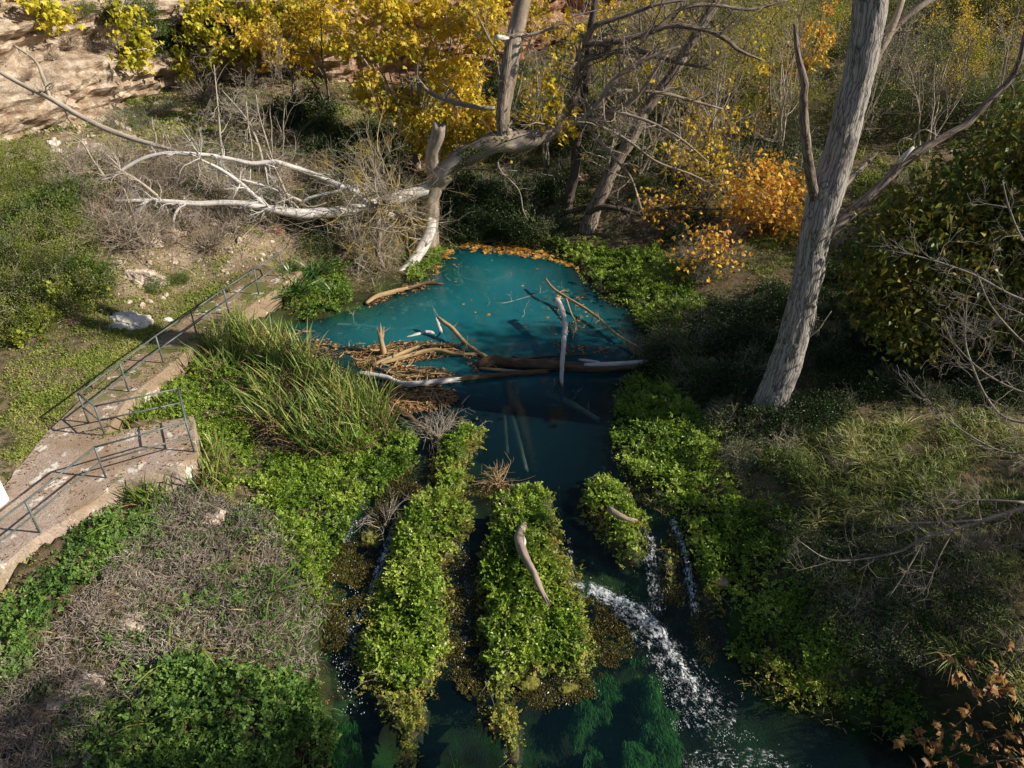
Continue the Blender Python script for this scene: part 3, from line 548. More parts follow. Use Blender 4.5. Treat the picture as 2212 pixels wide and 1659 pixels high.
def cliffpt(px, py, off=.3):                # the point of the cliff face seen at px, py, moved a little out of the wall
    d = ray(px, py); Yr = np.linspace(25, 60, 400); Q = np.array([0, 0, CAM_H]) + d[None] * (Yr / d[1])[:, None]
    dd = np.min(np.hypot(Q[:, None, 0] - CBs[None, ::6, 0], Q[:, None, 1] - CBs[None, ::6, 1]), axis=1); return Q[np.argmin(dd)] - d / np.linalg.norm(d) * off
# ------------------------------------------------------------------ the railings
def pole(g, a, b, r=.024, sides=8): tube(g, [a, b], [r, r], sides, smooth=False)
def railing(name, label, cat, bases, tops, thick=.024):
    bases = [np.array(b) for b in bases]; tops = [np.array(t) for t in tops]; o0 = bases[len(bases) // 2].copy(); root = thing(name, label, cat, o0)
    for b, t in zip(bases, tops):
        g = Geo(); pole(g, b - o0 - [0, 0, .12], t - o0, thick * 1.08); obj('post', g.mesh('post', MT['rail'], True), root)
    for nm, f in (('top_rail', 1.0), ('middle_rail', .53)):
        for i in range(len(bases) - 1):
            a = bases[i] * (1 - f) + tops[i] * f - o0; b = bases[i + 1] * (1 - f) + tops[i + 1] * f - o0; e = (b - a) / np.linalg.norm(b - a) * .012
            g = Geo(); pole(g, a - e, b + e, thick * (.95 if f == 1 else .85)); obj(nm, g.mesh(nm, MT['rail'], True), root)
    return root
RB_ = [at(x, y, 1.1) for x, y in [(612,597),(559,635),(495,679),(427,730),(353,784),(278,845),(192,913),(227,941),(402,902),(420,976),(229,1032),(86,1151),(-62,1272),(-210,1392)]]
railing('pipe_railing', 'grey green pipe railing running along the path and round the platform', 'railing', RB_, [b + [0, 0, .93] for b in RB_])
ft = [at(x, y, z) for x, y, z in [(985,366,2.3),(1041,366,2.3),(1118,369,2.25),(1197,380,2.15),(1271,394,2.05),(1347,413,1.95),(1419,429,1.9),(1490,446,1.85)]]
railing('pipe_railing', 'dark pipe railing on the bank behind the pool under the trees', 'railing', [t - [0, 0, 1.05] for t in ft], ft)
# white rounded post at the left edge
pb = at(-6, 1085, 1.1); g = Geo(); tube(g, [[0, 0, -.2], [0, 0, .5], [0, 0, .8], [0, 0, .92], [0, 0, .97]], [.24, .235, .22, .15, .03], 24, .05); w_ = obj('gate_post', g.mesh('gate_post', MT['whitewash'], True), None, pb); tag(w_, 'whitewashed round topped post at the left edge of the path', 'post')

# ------------------------------------------------------------------ tree parts
def part(name, g, mat_, root, smooth=True):
    return obj(name, g.mesh(name, mat_, smooth), root)
# the tall grey trunk on the right bank
L0 = 'tall pale grey fissured tree trunk leaning right above the dark bank'
t1 = thing('tall_tree', L0, 'tree')
Yb = 17.3
p, r = limb([(1640,945,17.2,128),(1652,915,17.25,98),(1661,890,17.3,81),(1673,850,17.35,70),(1707,750,17.45,62),(1746,595,17.6,59),(1758,525,17.7,60),(1775,455,17.75,70),(1783,425,17.8,74),(1807,350,17.85,65),(1829,262,17.9,61),(1851,175,18,62),(1870,87,18.1,68),(1878,30,18.15,70),(1886,-40,18.2,66),(1892,-120,18.3,56),(1905,-260,18.5,30)])
g = Geo(); tube(g, p, r, 56, .07, .07, .019, 9, 3); part('trunk', g, MT['greybark'], t1)
top = B(1884, -25, 18.2)
for nm, e, rr in (('fork', (2.6, .6, 9), .30), ('fork', (-.9, -.4, 9), .33)):
    g = Geo(); q = [top - [0, 0, .9], top + np.array(e) * [.12, .2, .12], top + np.array(e) * .5, top + np.array(e)]; tube(g, q, [.20, .30, .22, .08], 24, .15, .05, .015, 10, 8); side_twigs(g, q, [.3, .3, .2, .08], 9, 2.6, 3, .15, .3); part(nm, g, MT['greybark'], t1)
def branch(root, name, pix, mat_, sides=14, tw=0, twl=1.0, depth=2, ridge=.006, up=.05, rough=.12, step=.12, spread=.8, broken=0, t0=.1, twm=None, rf=18):
    p, r = limb(pix); g = Geo(); tube(g, p, r, sides, step, rough, ridge, rf, int(pix[0][0]), broken=broken)
    if tw: side_twigs(g, p, r, tw, twl, depth, up, t0, spread=spread)
    return part(name, g, mat_, root), p, r
branch(t1, 'broken_branch', [(1770,440,17.75,26),(1758,417,17.6,22),(1742,315,17.4,19),(1735,210,17.3,17),(1739,182,17.3,16),(1723,115,17.2,11),(1718,58,17.15,7)], MT['brownbark'], tw=0, broken=.1)
branch(t1, 'branch', [(1778,520,17.7,30),(1802,490,17.75,27),(1893,413,17.9,21),(1945,357,18,19),(2015,308,18.1,18),(2085,270,18.2,16),(2138,217,18.3,15),(2180,175,18.4,14),(2201,133,18.4,11),(2212,84,18.5,9),(2230,10,18.6,7)], MT['brownbark'], 16, 5, .8, 2, t0=.5)
branch(t1, 'broken_branch', [(1812,410,17.9,16),(1826,396,18,15),(1860,364,18.2,11),(1893,332,18.5,4)], MT['brownbark'])
branch(t1, 'branch', [(1870,160,18.1,24),(1903,105,18.2,19),(1924,66,18.3,17),(1942,21,18.4,13),(1951,-10,18.5,12)], MT['planebark'])
branch(t1, 'branch', [(1915,85,18.3,16),(1940,52,18.35,14),(1984,17,18.4,12),(2030,-10,18.5,10)], MT['planebark'], tw=3, twl=.7)
branch(t1, 'snag', [(1940,352,18,12),(1950,341,17.9,10),(1962,328,17.9,8),(1974,317,17.9,6)], MT['whitewood'])
for pix in ([(1945,350,18,2.5),(1940,310,18,2.4),(1955,298,18,2),(1970,302,18,1.5)], [(1974,317,17.9,3),(1978,290,17.9,2.6),(2000,280,17.9,2),(2024,293,17.9,1.4)], [(1742,733,17.3,4),(1768,712,17.2,3),(1782,692,17.2,2.4),(1796,672,17.2,1.6)], [(1755,722,17.25,2.5),(1760,690,17.2,2),(1764,672,17.2,1.2)]):
    g = Geo(); p, r = limb(pix); tube(g, p, r, 5, .08)
    side_twigs(g, p, r, 4, .25, 1); part('twig', g, MT['twig'], t1)


# the broken tree over the pool
t2 = thing('broken_tree', 'broken plane tree at the back of the pool with mossy limb and dead white limbs', 'tree')
branch(t2, 'trunk', [(918,545,30.6,60),(927,490,30.8,40),(931,430,31,34),(942,385,31.1,40),(935,350,31.1,32),(938,318,31.1,31),(948,288,31.1,31),(950,274,31.1,29)], MT['planebark'], 28, rough=.10, ridge=.025, broken=.12, rf=5)
bl, lp, lr = branch(t2, 'limb', [(940,400,31.1,40),(957,376,31,42),(985,350,30.9,39),(1027,327,30.8,38),(1069,309,30.8,42),(1104,306,30.9,44),(1156,299,31,34),(1195,287,31.1,25),(1223,268,31.2,21),(1262,256,31.3,18)], MT['planebark'], 28, rough=.15, ridge=.015, rf=5)
branch(t2, 'stem', [(1102,318,30.85,36),(1098,300,30.85,30),(1091,270,30.9,26),(1090,227,31,28),(1098,175,31.1,33),(1107,110,31.2,36),(1118,50,31.4,36),(1130,0,31.5,33),(1142,-60,31.7,30),(1160,-160,32,24),(1180,-300,32.4,12)], MT['planebark'], 24, rough=.10, ridge=.01, rf=5)
branch(t2, 'split_stem', [(1090,305,30.8,26),(1082,270,30.75,22),(1083,227,30.75,22),(1090,175,30.8,22),(1097,115,30.9,18),(1102,86,30.95,12)], MT['brownbark'], 14, rough=.2, ridge=.02, broken=.3, rf=8)
branch(t2, 'stub', [(1096,84,30.9,10),(1085,82,30.7,11),(1072,80,30.5,9)], MT['whitewood'])
g = Geo(); i = rng.integers(5, int(len(lp) * 1), 0); P_, R_ = spline(lp, lr, .05)
for k in range(int(len(P_) * .04), int(len(P_) * .55)):
    for _ in range(26):
        a = rng.normal(0, .75); d = np.array([math.sin(a) * .3, -math.sin(a) * .95, math.cos(a)]); c = P_[k] + d * (R_[k] * 1.0)
        if vn(c[None] * 2.2, 9)[0] > -.15: 
            V = ov * (.035 + .035 * rng.random()) * [1, 1, .6] + c + rng.normal(0, .02, 3); g.add(V, None, ot, rng.random())
part('moss', g, MT['mosscushion'], t2, True)
for pix, tw in (([(1254,259,31.3,16),(1293,224,31.2,14),(1314,189,31.1,12),(1349,154,31.1,10),(1412,121,31,8),(1470,100,31,5)], 8), ([(1290,240,31.3,13),(1321,201,31.5,11),(1340,197,31.6,9),(1384,196,31.8,8),(1440,203,32,7),(1493,217,32.2,6),(1560,235,32.4,3)], 8),
                ([(1264,259,31.3,15),(1314,252,31.1,13),(1366,217,30.9,10),(1405,168,30.7,7),(1430,130,30.6,3)], 7), ([(1268,268,31.2,9),(1290,300,30.8,7),(1328,343,30.5,6),(1363,385,30.2,5),(1387,455,30,3)], 6),
                ([(1300,240,31.2,9),(1330,242,30.8,7),(1400,262,30.4,6),(1470,300,30,5),(1530,350,29.8,3)], 8), ([(1069,234,31.6,9),(1040,233,31.6,9),(999,225,31.6,11),(960,215,31.6,9),(930,200,31.6,10),(914,188,31.6,7)], 3),
                ([(1272,262,31.2,8),(1350,300,30.6,6),(1420,350,30.3,5),(1500,380,30,4),(1570,420,29.8,2)], 7), ([(1180,292,31,10),(1210,240,31,7),(1215,200,31,4)], 5), ([(1095,140,31,5),(1060,90,31,4),(1040,50,31,3),(1025,20,31,2)], 3), ([(1105,85,31.1,8),(1180,65,31.2,6),(1240,35,31.3,4),(1300,20,31.4,2)], 4), ([(1075,350,30.6,4),(1082,370,30.5,4),(1120,410,30.3,3),(1130,455,30.2,3),(1140,475,30.2,2)], 3)):
    branch(t2, 'branch', pix, MT['planebark'], 10, int(tw * 1.7), 1.5, 3, .004, up=.02, spread=.9)
# yellow leaves still hanging on the limb
g = Geo(); cc = np.array([B(x, y, 30.6 + .6 * rng.random()) for x, y in [(1145,235),(1180,240),(1195,200),(1190,185),(1210,225),(1200,265),(1185,255),(1220,280),(1225,265),(1245,245),(1170,270),(1130,250),(1245,70),(1230,35),(1400,150),(1205,290),(1235,285)] for _ in range(9)]); n = len(cc)
lobed(g, cc + rng.normal(0, .17, (n, 3)), rdir(n, -.7), rdir(n, .4), .2 + .07 * rng.random(n), rng.random(n)); part('leaves', g, MT['yellow'], t2, False)
# its dead white limbs lying out to the left
LW = [([(925,408,30.9,30),(850,430,30.4,34),(774,452,29.8,32),(700,460,29.2,28),(650,461,28.8,26),(610,455,28.5,23),(560,447,28.2,18),(507,438,27.9,15),(430,440,27.5,15),(340,434,27.1,12),(245,434,26.7,8)], 'dead_limb', MT['whitewood'], 8, 24),
      ([(850,468,30.2,16),(800,440,29.9,17),(774,418,29.8,16),(735,401,29.6,15),(682,378,29.4,14),(630,360,29.2,13),(595,350,29,13),(546,353,28.8,12),(507,345,28.6,11),(455,336,28.3,11),(402,332,28,11),(357,331,27.8,10),(315,340,27.6,9),(280,357,27.4,9),(245,380,27.1,7),(215,390,26.9,3)], 'dead_limb', MT['whitewood'], 8, 20),
      ([(580,448,28.3,13),(546,420,28.3,12),(518,395,28.2,11),(480,368,28.1,9),(430,343,28,6),(410,330,28,3)], 'dead_branch', MT['whitewood'], 10, 10), ([(651,434,28.9,7),(600,412,28.7,6),(560,398,28.6,6),(518,387,28.4,5),(480,378,28.2,3)], 'dead_branch', MT['whitewood'], 5, 8),
      ([(651,437,28.9,9),(670,427,29,8),(700,419,29.2,7),(735,411,29.4,6),(755,402,29.4,4)], 'dead_branch', MT['whitewood'], 3, 8), ([(346,428,27.2,9),(300,392,27.1,8),(259,367,27,6),(235,350,27,3)], 'dead_branch', MT['twig'], 8, 8),
      ([(330,437,27.1,7),(312,436,26.9,7),(294,458,26.6,6),(252,490,26.1,4),(220,500,25.8,2)], 'dead_branch', MT['whitewood'], 5, 8), ([(400,440,27.3,7),(390,446,27.2,7),(376,470,26.9,7),(373,525,26.4,6),(376,580,26,4)], 'dead_branch', MT['whitewood'], 3, 8),
      ([(630,446,28.6,8),(610,400,28.7,7),(591,357,28.9,5),(575,330,29,3)], 'dead_branch', MT['twig'], 5, 8), ([(480,334,28.4,7),(475,290,28.6,6),(472,245,28.8,5),(462,140,29.2,2)], 'dead_branch', MT['twig'], 8, 8),
      ([(567,352,28.9,8),(560,318,29.1,7),(540,270,29.5,6),(515,235,29.8,5),(480,196,30.2,3)], 'dead_branch', MT['twig'], 8, 8), ([(545,350,28.8,5),(543,310,28.9,5),(536,270,29,4),(532,220,29.1,3)], 'dead_branch', MT['twig'], 6, 6),
      ([(225,380,26.9,6),(200,345,27,5),(175,305,27.2,4),(130,280,27.4,2)], 'dead_branch', MT['twig'], 6, 6), ([(430,335,28.1,6),(410,305,28.3,5),(390,275,28.5,2)], 'dead_branch', MT['twig'], 6, 6),
      ([(590,350,29,4),(575,300,29.2,4),(560,250,29.4,3),(553,205,29.6,2)], 'dead_branch', MT['twig'], 6, 6), ([(260,380,27.2,5),(272,420,26.9,4),(290,470,26.5,3)], 'dead_branch', MT['twig'], 5, 6)]
for pix, nm, mt, tw, sd in LW:
    pix = [(a, b, c, w * .8) for a, b, c, w in pix]; branch(t2, nm, pix, mt, sd, int(tw * 1.6), 1.0, 3, .003, up=.0, spread=.9, step=.15)
branch(t2, 'hanging_limb', [(930,455,30.9,24),(928,500,30.4,24),(915,530,29.8,24),(890,568,29,24),(862,595,28.3,23),(832,607,27.9,19),(815,612,27.6,8)], MT['whitewood'], 20, 4, .7, 2, .003)
branch(t2, 'hanging_limb', [(850,440,30.2,11),(824,430,29.5,11),(816,470,28.9,12),(820,510,28.4,11),(816,545,28.1,11),(828,580,27.8,9)], MT['brownbark'], 10, 8, .9, 3)
g = Geo()                                    # tangle of dead twigs hanging round the break
for (x, y, Y, dx, dz, n) in ((815,400,29.4,-.2,.9,20), (850,430,29.8,.1,.2,16), (800,480,29,-.4,-.6,18), (840,500,29,0,-.8,16), (760,470,29,-.6,-.4,12), (870,470,29.9,.3,-.5,12), (780,560,28,-.3,-.6,9), (800,600,27.6,0,-.5,9), (720,420,29.3,-.3,.4,8)):
    o = B(x, y, Y)
    for k in range(int(n * 1.8)): twig_tree(g, o + rng.normal(0, .4, 3), np.array([dx, -.25, dz - .15]) + rng.normal(0, .6, 3), rng.uniform(.9, 2.3), .020, 2, .22, .03, (3, 5), 5, spread=.6)
part('dead_twigs', g, MT['lichentwig'], t2)
# long dead pole lying across the slope, upper left
t3 = thing('fallen_branch', 'long pale fallen branch lying diagonally on the slope below the cliff', 'branch')
branch(t3, 'stem', [(-30,140,30,7),(0,156,29.8,8),(52,185,29.6,9),(108,212,29.4,11),(168,248,29.2,11),(245,285,29,12),(350,318,28.8,9),(420,335,28.6,4)], MT['twig'], 12, 9, .9, 2); branch(t3, 'fork', [(108,212,29.4,8),(92,165,29.6,7),(75,130,29.8,6),(30,98,30.1,4)], MT['twig'], 8, 4, .6, 2)

# two dark trunks leaning behind the pool
t4 = thing('leaning_tree', 'dark thin trunk leaning right behind the pool, left of two', 'tree')
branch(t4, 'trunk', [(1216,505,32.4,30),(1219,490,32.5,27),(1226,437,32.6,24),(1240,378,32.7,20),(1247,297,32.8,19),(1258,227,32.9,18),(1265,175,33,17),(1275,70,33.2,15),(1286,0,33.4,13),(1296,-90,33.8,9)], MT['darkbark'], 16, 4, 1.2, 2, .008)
for pix in ([(1226,262,32.7,20),(1236,220,32.5,20),(1246,180,32.4,17),(1247,140,32.3,15),(1256,105,32.2,14),(1275,68,32.1,12),(1293,52,32,11),(1359,31,31.8,9),(1419,10,31.6,6),(1480,0,31.5,4)], [(1250,150,32.4,13),(1268,130,32.2,12),(1331,112,32,11),(1384,112,31.8,10),(1440,130,31.6,8),(1500,142,31.4,6),(1540,150,31.3,3)], [(1268,92,32.3,13),(1290,93,32.2,14),(1310,95,32.1,14),(1384,77,31.9,12),(1447,56,31.7,11),(1493,59,31.5,11),(1529,66,31.4,10),(1571,87,31.2,9),(1595,108,31.1,7),(1648,131,31,4)], [(1420,60,31.8,8),(1470,20,31.9,8),(1530,10,32,8),(1620,20,32.2,6),(1700,0,32.5,4)]):
    branch(t4, 'branch', pix, MT['brownbark'], 10, 15, 1.6, 3, .006, up=.05)
t5 = thing('leaning_tree', 'dark thicker trunk leaning right behind the pool, right of two', 'tree')
branch(t5, 'trunk', [(1258,530,31.2,44),(1268,511,31.3,37),(1279,465,31.5,33),(1307,402,31.7,29),(1328,357,31.9,27),(1366,297,32.1,25),(1395,238,32.4,24),(1437,182,32.7,24),(1465,140,32.9,23),(1508,66,33.2,21),(1550,0,33.5,17),(1590,-80,33.9,12)], MT['brownbark'], 18, 6, 1.6, 3, .01, t0=.4)
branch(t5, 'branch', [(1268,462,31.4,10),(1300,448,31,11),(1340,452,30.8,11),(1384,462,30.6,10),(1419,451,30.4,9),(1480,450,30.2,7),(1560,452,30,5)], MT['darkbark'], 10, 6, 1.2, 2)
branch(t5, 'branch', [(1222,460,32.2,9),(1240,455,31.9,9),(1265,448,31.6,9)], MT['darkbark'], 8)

# ------------------------------------------------------------------ leafy crowns
def crown(name, root, centers, n, sig, L, mat_, kind='leaf', droop=-.3, wl=.55, stems=None, smooth=False, outward=None):
    g = Geo(); k = len(centers); i = rng.integers(0, k, n); base = rng.random(k); c = np.asarray(centers)[i] + rng.normal(0, 1, (n, 3)) * sig * [1, 1, .8]
    rn = np.clip(base[i] * .6 + rng.random(n) * .4, 0, 1); ax = rdir(n, droop); nr = rdir(n, .9); l = L * rng.uniform(.6, 1.25, n)
    if kind == 'lobed': lobed(g, c, ax, nr, l, rn)
    else: leaves(g, c, ax, nr, l, l * wl, rn)
    return obj(name, g.mesh(name, mat_, smooth), root)
def stems_to(root, name, base, centers, mat_, r0, n, r1=.012):
    g = Geo(); base = np.asarray(base, float)
    for c in np.asarray(centers)[rng.permutation(len(centers))[:n]]:
        mid = base * .5 + c * .5 + rng.normal(0, .12, 3) * np.linalg.norm(c - base) + [0, 0, .08 * np.linalg.norm(c - base)]
        p = [base, base * .75 + mid * .25 + [0, 0, .1], mid, c]; tube(g, p, [r0, r0 * .7, r0 * .4, r1], 6, .25, .1); side_twigs(g, p, [r0, r0 * .7, r0 * .4, r1], 3, .6, 1, .05, .4)
    return obj(name, g.mesh(name, mat_, True), root)
def pick(poly, n, Y0, Y1):
    q = samp(np.array(poly, float), n); return np.array([B(x, y, rng.uniform(Y0, Y1)) for x, y in q])
ty = thing('yellow_tree', 'bright yellow autumn tree with big lobed leaves behind the broken trunk', 'tree')
cy = np.vstack([pick([(745,-30),(1085,-30),(1078,110),(1060,220),(990,270),(930,300),(870,250),(800,220),(760,170),(730,90)], 112, 34.5, 38.5), pick([(600,-30),(760,-30),(740,60),(730,130),(650,90)], 16, 38, 41), pick([(830,230),(960,240),(1000,290),(940,350),(900,330)], 22, 34, 36), pick([(960,230),(1080,220),(1060,290),(1000,310)], 14, 33.5, 35)])
tb = G(905, 350); tb = np.array([tb[0], 36.3, hgt(tb[0], 36.3)]); g = Geo(); tp = [tb - [0, 0, .3], tb + [-.1, 0, 1.5], tb + [.3, .1, 3], tb + [.1, .2, 5.5]]; tube(g, tp, [.2, .17, .13, .07], 12, .2, .1); part('trunk', g, MT['planebark'], ty)
stems_to(ty, 'branches', tb + [0, 0, 1.6], cy, MT['planebark'], .07, 46); crown('crown', ty, cy, 8800, .27, .19, MT['yellow'], 'lobed', -.8); crown('green_leaves', ty, cy[rng.random(len(cy)) < .45], 2400, .4, .18, MT['yellowgreen'], 'lobed', -.7)
tf = thing('fig_tree', 'pale branched fig tree with yellow leaves hanging in front of the cliff', 'tree')
fp = [(760,370),(870,385),(730,150),(740,100),(840,260),(880,200),(830,330),(1100,300),(1150,220),(1180,130),(1200,60),(1230,180),(1320,220),(1440,50),(1440,330),(1560,300),(1640,140),(1700,30),(1760,110),(1820,220),(1140,410),(1260,350),(1290,40),(1860,70),(1340,300),(1400,250),(1900,150),(1950,230),(1500,100),(1580,40),(1850,270),(1990,90),(1240,20),(1800,20)]
cf = np.array([cliffpt(a * .35, b * .35, 1.3 + .9 * rng.random()) for a, b in fp]); fb_ = cliffpt(560, 25, .5)
g = Geo()
for c in cf:
    b0 = c + np.array([rng.normal(.5, .5), rng.uniform(.6, 1.6), rng.uniform(.2, 1.2)]); q = [b0, b0 * .6 + c * .4 + rng.normal(0, .25, 3), c]; tube(g, q, [.035, .022, .008], 5, .2, .1); side_twigs(g, q, [.035, .022, .008], 4, .8, 1, .0)
tag(part('branches', g, MT['twig'], tf), kind='stuff'); crown('crown', tf, np.vstack([cf, cf + rng.normal(0, .4, cf.shape), cf + rng.normal(0, .3, cf.shape)]), 2100, .24, .24, MT['fig'], 'lobed', -.9)
tf2 = thing('fig_shrub', 'yellow green fig leaves growing on the white rock at the upper left corner', 'shrub')
cf2 = np.array([cliffpt(x, y, .9) for x, y in [(75,5),(90,22),(105,40),(120,30),(140,28),(100,52),(60,2),(150,30),(95,8),(115,12),(240,12),(250,10),(70,-8)]]); crown('crown', tf2, cf2, 300, .25, .26, MT['fig'], 'lobed', -.8); stems_to(tf2, 'stems', cliffpt(100, 10, .1), cf2, MT['twig'], .04, 8)

# dark leaved tree on the right, out of the sun
tr = thing('dark_tree', 'broad tree with dark green and brown leaves at the right edge', 'tree')
cr = np.vstack([pick([(2230,250),(2150,300),(2080,310),(2040,380),(1990,420),(1940,450),(1890,480),(1862,530),(1855,600),(1880,680),(1940,720),(2010,740),(2100,730),(2230,720)], 170, 17.5, 20.5), pick([(2212,230),(2330,200),(2420,700),(2212,740)], 60, 17.5, 22)])
g = Geo(); bx = np.array([14.2, 20.5, hgt(14.2, 20.5)]); tube(g, [bx - [0, 0, .3], bx + [.1, 0, 2], bx + [.2, .1, 5]], [.28, .22, .08], 14, .2, .1, .01); part('trunk', g, MT['darkbark'], tr); stems_to(tr, 'branches', bx + [0, 0, 1.6], cr, MT['darkbark'], .08, 40); crown('crown', tr, cr, 17000, .42, .23, MT['darkbrown'], 'leaf', -.35, .5)
# trees standing beyond the right edge of the bank, whose shade lies over it
def bank_tree(label, x, y, h, rx, ry, n, ncl, mat_, lf=.24, lowf=.3, nm='bank_tree', sg=.55):
    z = float(hgt(x, y)); root = thing(nm, label, 'tree', (x, y, z)); g = Geo(); tube(g, [[0, 0, -.4], [.1, 0, h * .3], [-.1, .1, h * .6], [.05, 0, h * .95]], [.34, .27, .18, .05], 14, .3, .1, .012); part('trunk', g, MT['brownbark'], root)
    q = rdir(ncl) * rng.random((ncl, 1)) ** .4; zz = h * (lowf + (1 - lowf) * (.5 + .5 * q[:, 2])); cs = np.column_stack([q[:, 0] * rx, q[:, 1] * ry, zz])
    stems_to(root, 'branches', [0, 0, h * lowf], cs, MT['brownbark'], .1, 26); crown('crown', root, cs, int(n * 1.15), sg, lf, mat_, 'leaf', -.2); return root
bank_tree('tall leafy tree beyond the right bank', 25.5, 18.2, 14.6, 4.6, 3.4, 9500, 90, MT['green'])
bank_tree('leafy tree beyond the far end of the right bank', 27, 27.5, 10.0, 4.5, 4.0, 7000, 70, MT['dark'])
bank_tree('leafy tree beyond the near end of the right bank', 23.5, 10.2, 10.6, 3.6, 2.6, 5000, 50, MT['yellowgreen'], sg=.5)
bank_tree('leafy tree at the near right, out over the stream', 13.2, 4.7, 14.4, 2.5, 1.9, 5000, 54, MT['orange'], .24, lowf=.42, sg=.42)

MT['drystem2'] = MT['brownbark']
# ------------------------------------------------------------------ shrubs
LIB = {}
def bush_mesh(kind, mat_, n, ncl, L, wl, flat=.75, stem='drystem', nst=26, sig=.13, up=.5, shell=.45, lob=False):
    out = []
    for v in range(3):
        q = rdir(ncl, .15) * (shell + (1 - shell) * rng.random((ncl, 1)) ** .6); q[:, 2] = np.abs(q[:, 2]) * flat + .05; q *= (1 + .28 * vn(q * 1.7 + v * 9, v))[:, None]
        i = rng.integers(0, ncl, n); c = q[i] + rng.normal(0, sig, (n, 3)); c[:, 2] = np.maximum(c[:, 2], -.05); rn = np.clip(rng.random(ncl)[i] * .55 + rng.random(n) * .45, 0, 1); l = L * rng.uniform(.6, 1.3, n)
        g = Geo(); ax = unit(unit(c) * .6 + rdir(n, up)); nr = rdir(n, .7)
        (lobed(g, c, ax, nr, l, rn) if lob else leaves(g, c, ax, nr, l, l * wl, rn)); fo = g.mesh(kind + '_foliage', mat_)
        g = Geo()
        for k in range(nst):
            d = unit(q[rng.integers(0, ncl)] + [0, 0, .2]); twig_tree(g, rng.normal(0, .08, 3) * [1, 1, 0] - [0, 0, .08], d, rng.uniform(.7, 1.1), .022, 2, .2, .02, (2, 3), 4, spread=.55)
        out.append((g.mesh(kind + '_stems', MT[stem] if stem in MT else stem), fo))
    LIB[kind] = out
bush_mesh('dark', MT['dark'], 2600, 90, .085, .6, .85, 'darkbark', 8)
bush_mesh('green', MT['green'], 2400, 80, .085, .55, .8, 'drystem', 10)
bush_mesh('olive', MT['olive'], 3000, 90, .06, .55, .85, 'drystem', 10)
bush_mesh('grey', MT['greygreen'], 2400, 80, .07, .4, .7, 'drystem', 14)
bush_mesh('bramble', MT['bramble'], 1900, 75, .085, .7, .7, 'drystem', 18, .15)
bush_mesh('yellowgreen', MT['yellowgreen'], 2200, 80, .06, .6, 1.0, 'twig', 18, .14)
bush_mesh('dry', MT['bramble'], 160, 40, .06, .5, .8, 'drystem', 54, .2)
bush_mesh('brown', MT['litter'], 500, 40, .06, .5, .7, 'drystem', 34, .2)
bush_mesh('orange', MT['orange'], 1500, 60, .095, .5, 1.0, 'twig', 14, .15, lob=True)
bush_mesh('fig', MT['figgreen'], 300, 26, .28, .5, .8, 'twig', 8, .14, lob=True, shell=.7)
bush_mesh('evergreen', MT['dark'], 6500, 170, .04, .45, 1.5, 'darkbark', 8, .12)
bush_mesh('tallgrey', MT['greygreen'], 5200, 150, .035, .4, 1.25, 'drystem', 22, .11)
bush_mesh('tallyellow', MT['yellowgreen'], 4300, 120, .04, .6, 1.3, 'twig', 30, .12)
bush_mesh('tallgreen', MT['green'], 5200, 150, .04, .55, 1.2, 'brownbark', 14, .12)
bush_mesh('talldry', MT['yellowgreen'], 700, 70, .035, .55, 1.3, 'drystem', 60, .2)
NB = {}
def bush(kind, pos, r, label, group=None, name=None, zs=1.0, cat='shrub'):
    v = LIB[kind][rng.integers(0, 3)]; name = name or 'shrub'; root = thing(name, label, cat, tuple(np.asarray(pos, float) - [0, 0, .06 * r]), group); root.rotation_euler = (rng.normal(0, .08), rng.normal(0, .08), rng.uniform(0, 6.28)); root.scale = (r * rng.uniform(.85, 1.2), r * rng.uniform(.85, 1.2), r * zs * rng.uniform(.85, 1.15))
    obj('stems', v[0], root); obj('foliage', v[1], root); return root
LAND = [((330,60),'the first hanging fig leaves'),((450,50),'the thick fig leaves'),((560,40),'the fig branches'),((150,160),'the cliff overhang'),((90,30),'the corner fig leaves'),((20,120),'the white cliff face'),((60,230),'the white cliff corner'),((230,420),'the ends of the white dead limbs'),((450,440),'the middle of the lower white limb'),((640,400),'the upper white limb'),((300,690),'the white rock by the path'),((180,880),'the corner of the railing'),((520,640),'the far part of the path'),((820,460),'the hanging tangle of dead twigs'),((940,330),'the broken trunk stump'),((1100,500),'the floating leaf mat'),((1225,440),'the foot of the thin leaning trunk'),((1290,470),'the foot of the thicker leaning trunk'),((1150,380),'the far railing'),((1450,130),'the upper part of the leaning trunks'),((1640,460),'the orange maple shrubs'),((1735,180),'the broken branch of the tall trunk'),((1870,150),'the upper part of the tall trunk'),((1790,430),'the fork of the tall trunk'),((1665,885),'the foot of the tall trunk'),((1720,720),'the lower part of the tall trunk'),((1930,380),'the grassy terrace'),((2050,290),'the long bent branch'),((2100,560),'the dark leaved tree'),((2110,70),'the dark evergreen tree'),((1400,790),'the end of the big dark log'),((1400,600),'the bright cress at the pool edge'),((2100,1110),'the dead branch reaching in from the right'),((1990,1050),'the trodden trail'),((1800,1480),'the yellowing cress at the water'),((2110,1560),'the brown maple leaves'),((1950,160),'the pale forked branches'),((600,300),'the bare upright saplings'),((760,150),'the left side of the yellow tree'),((1330,20),'the red cliff')]
DESC = {'olive': 'dense olive green bush', 'dark': 'dark evergreen bush', 'green': 'rounded green bush', 'grey': 'grey green bush', 'bramble': 'arching bramble bush', 'yellowgreen': 'yellow green bush', 'dry': 'nearly leafless grey twiggy bush', 'brown': 'withered brown bush', 'tallgrey': 'tall grey green bush', 'tallyellow': 'tall yellow green thicket bush', 'tallgreen': 'tall green bush', 'talldry': 'tall half bare bush'}
USED = set()
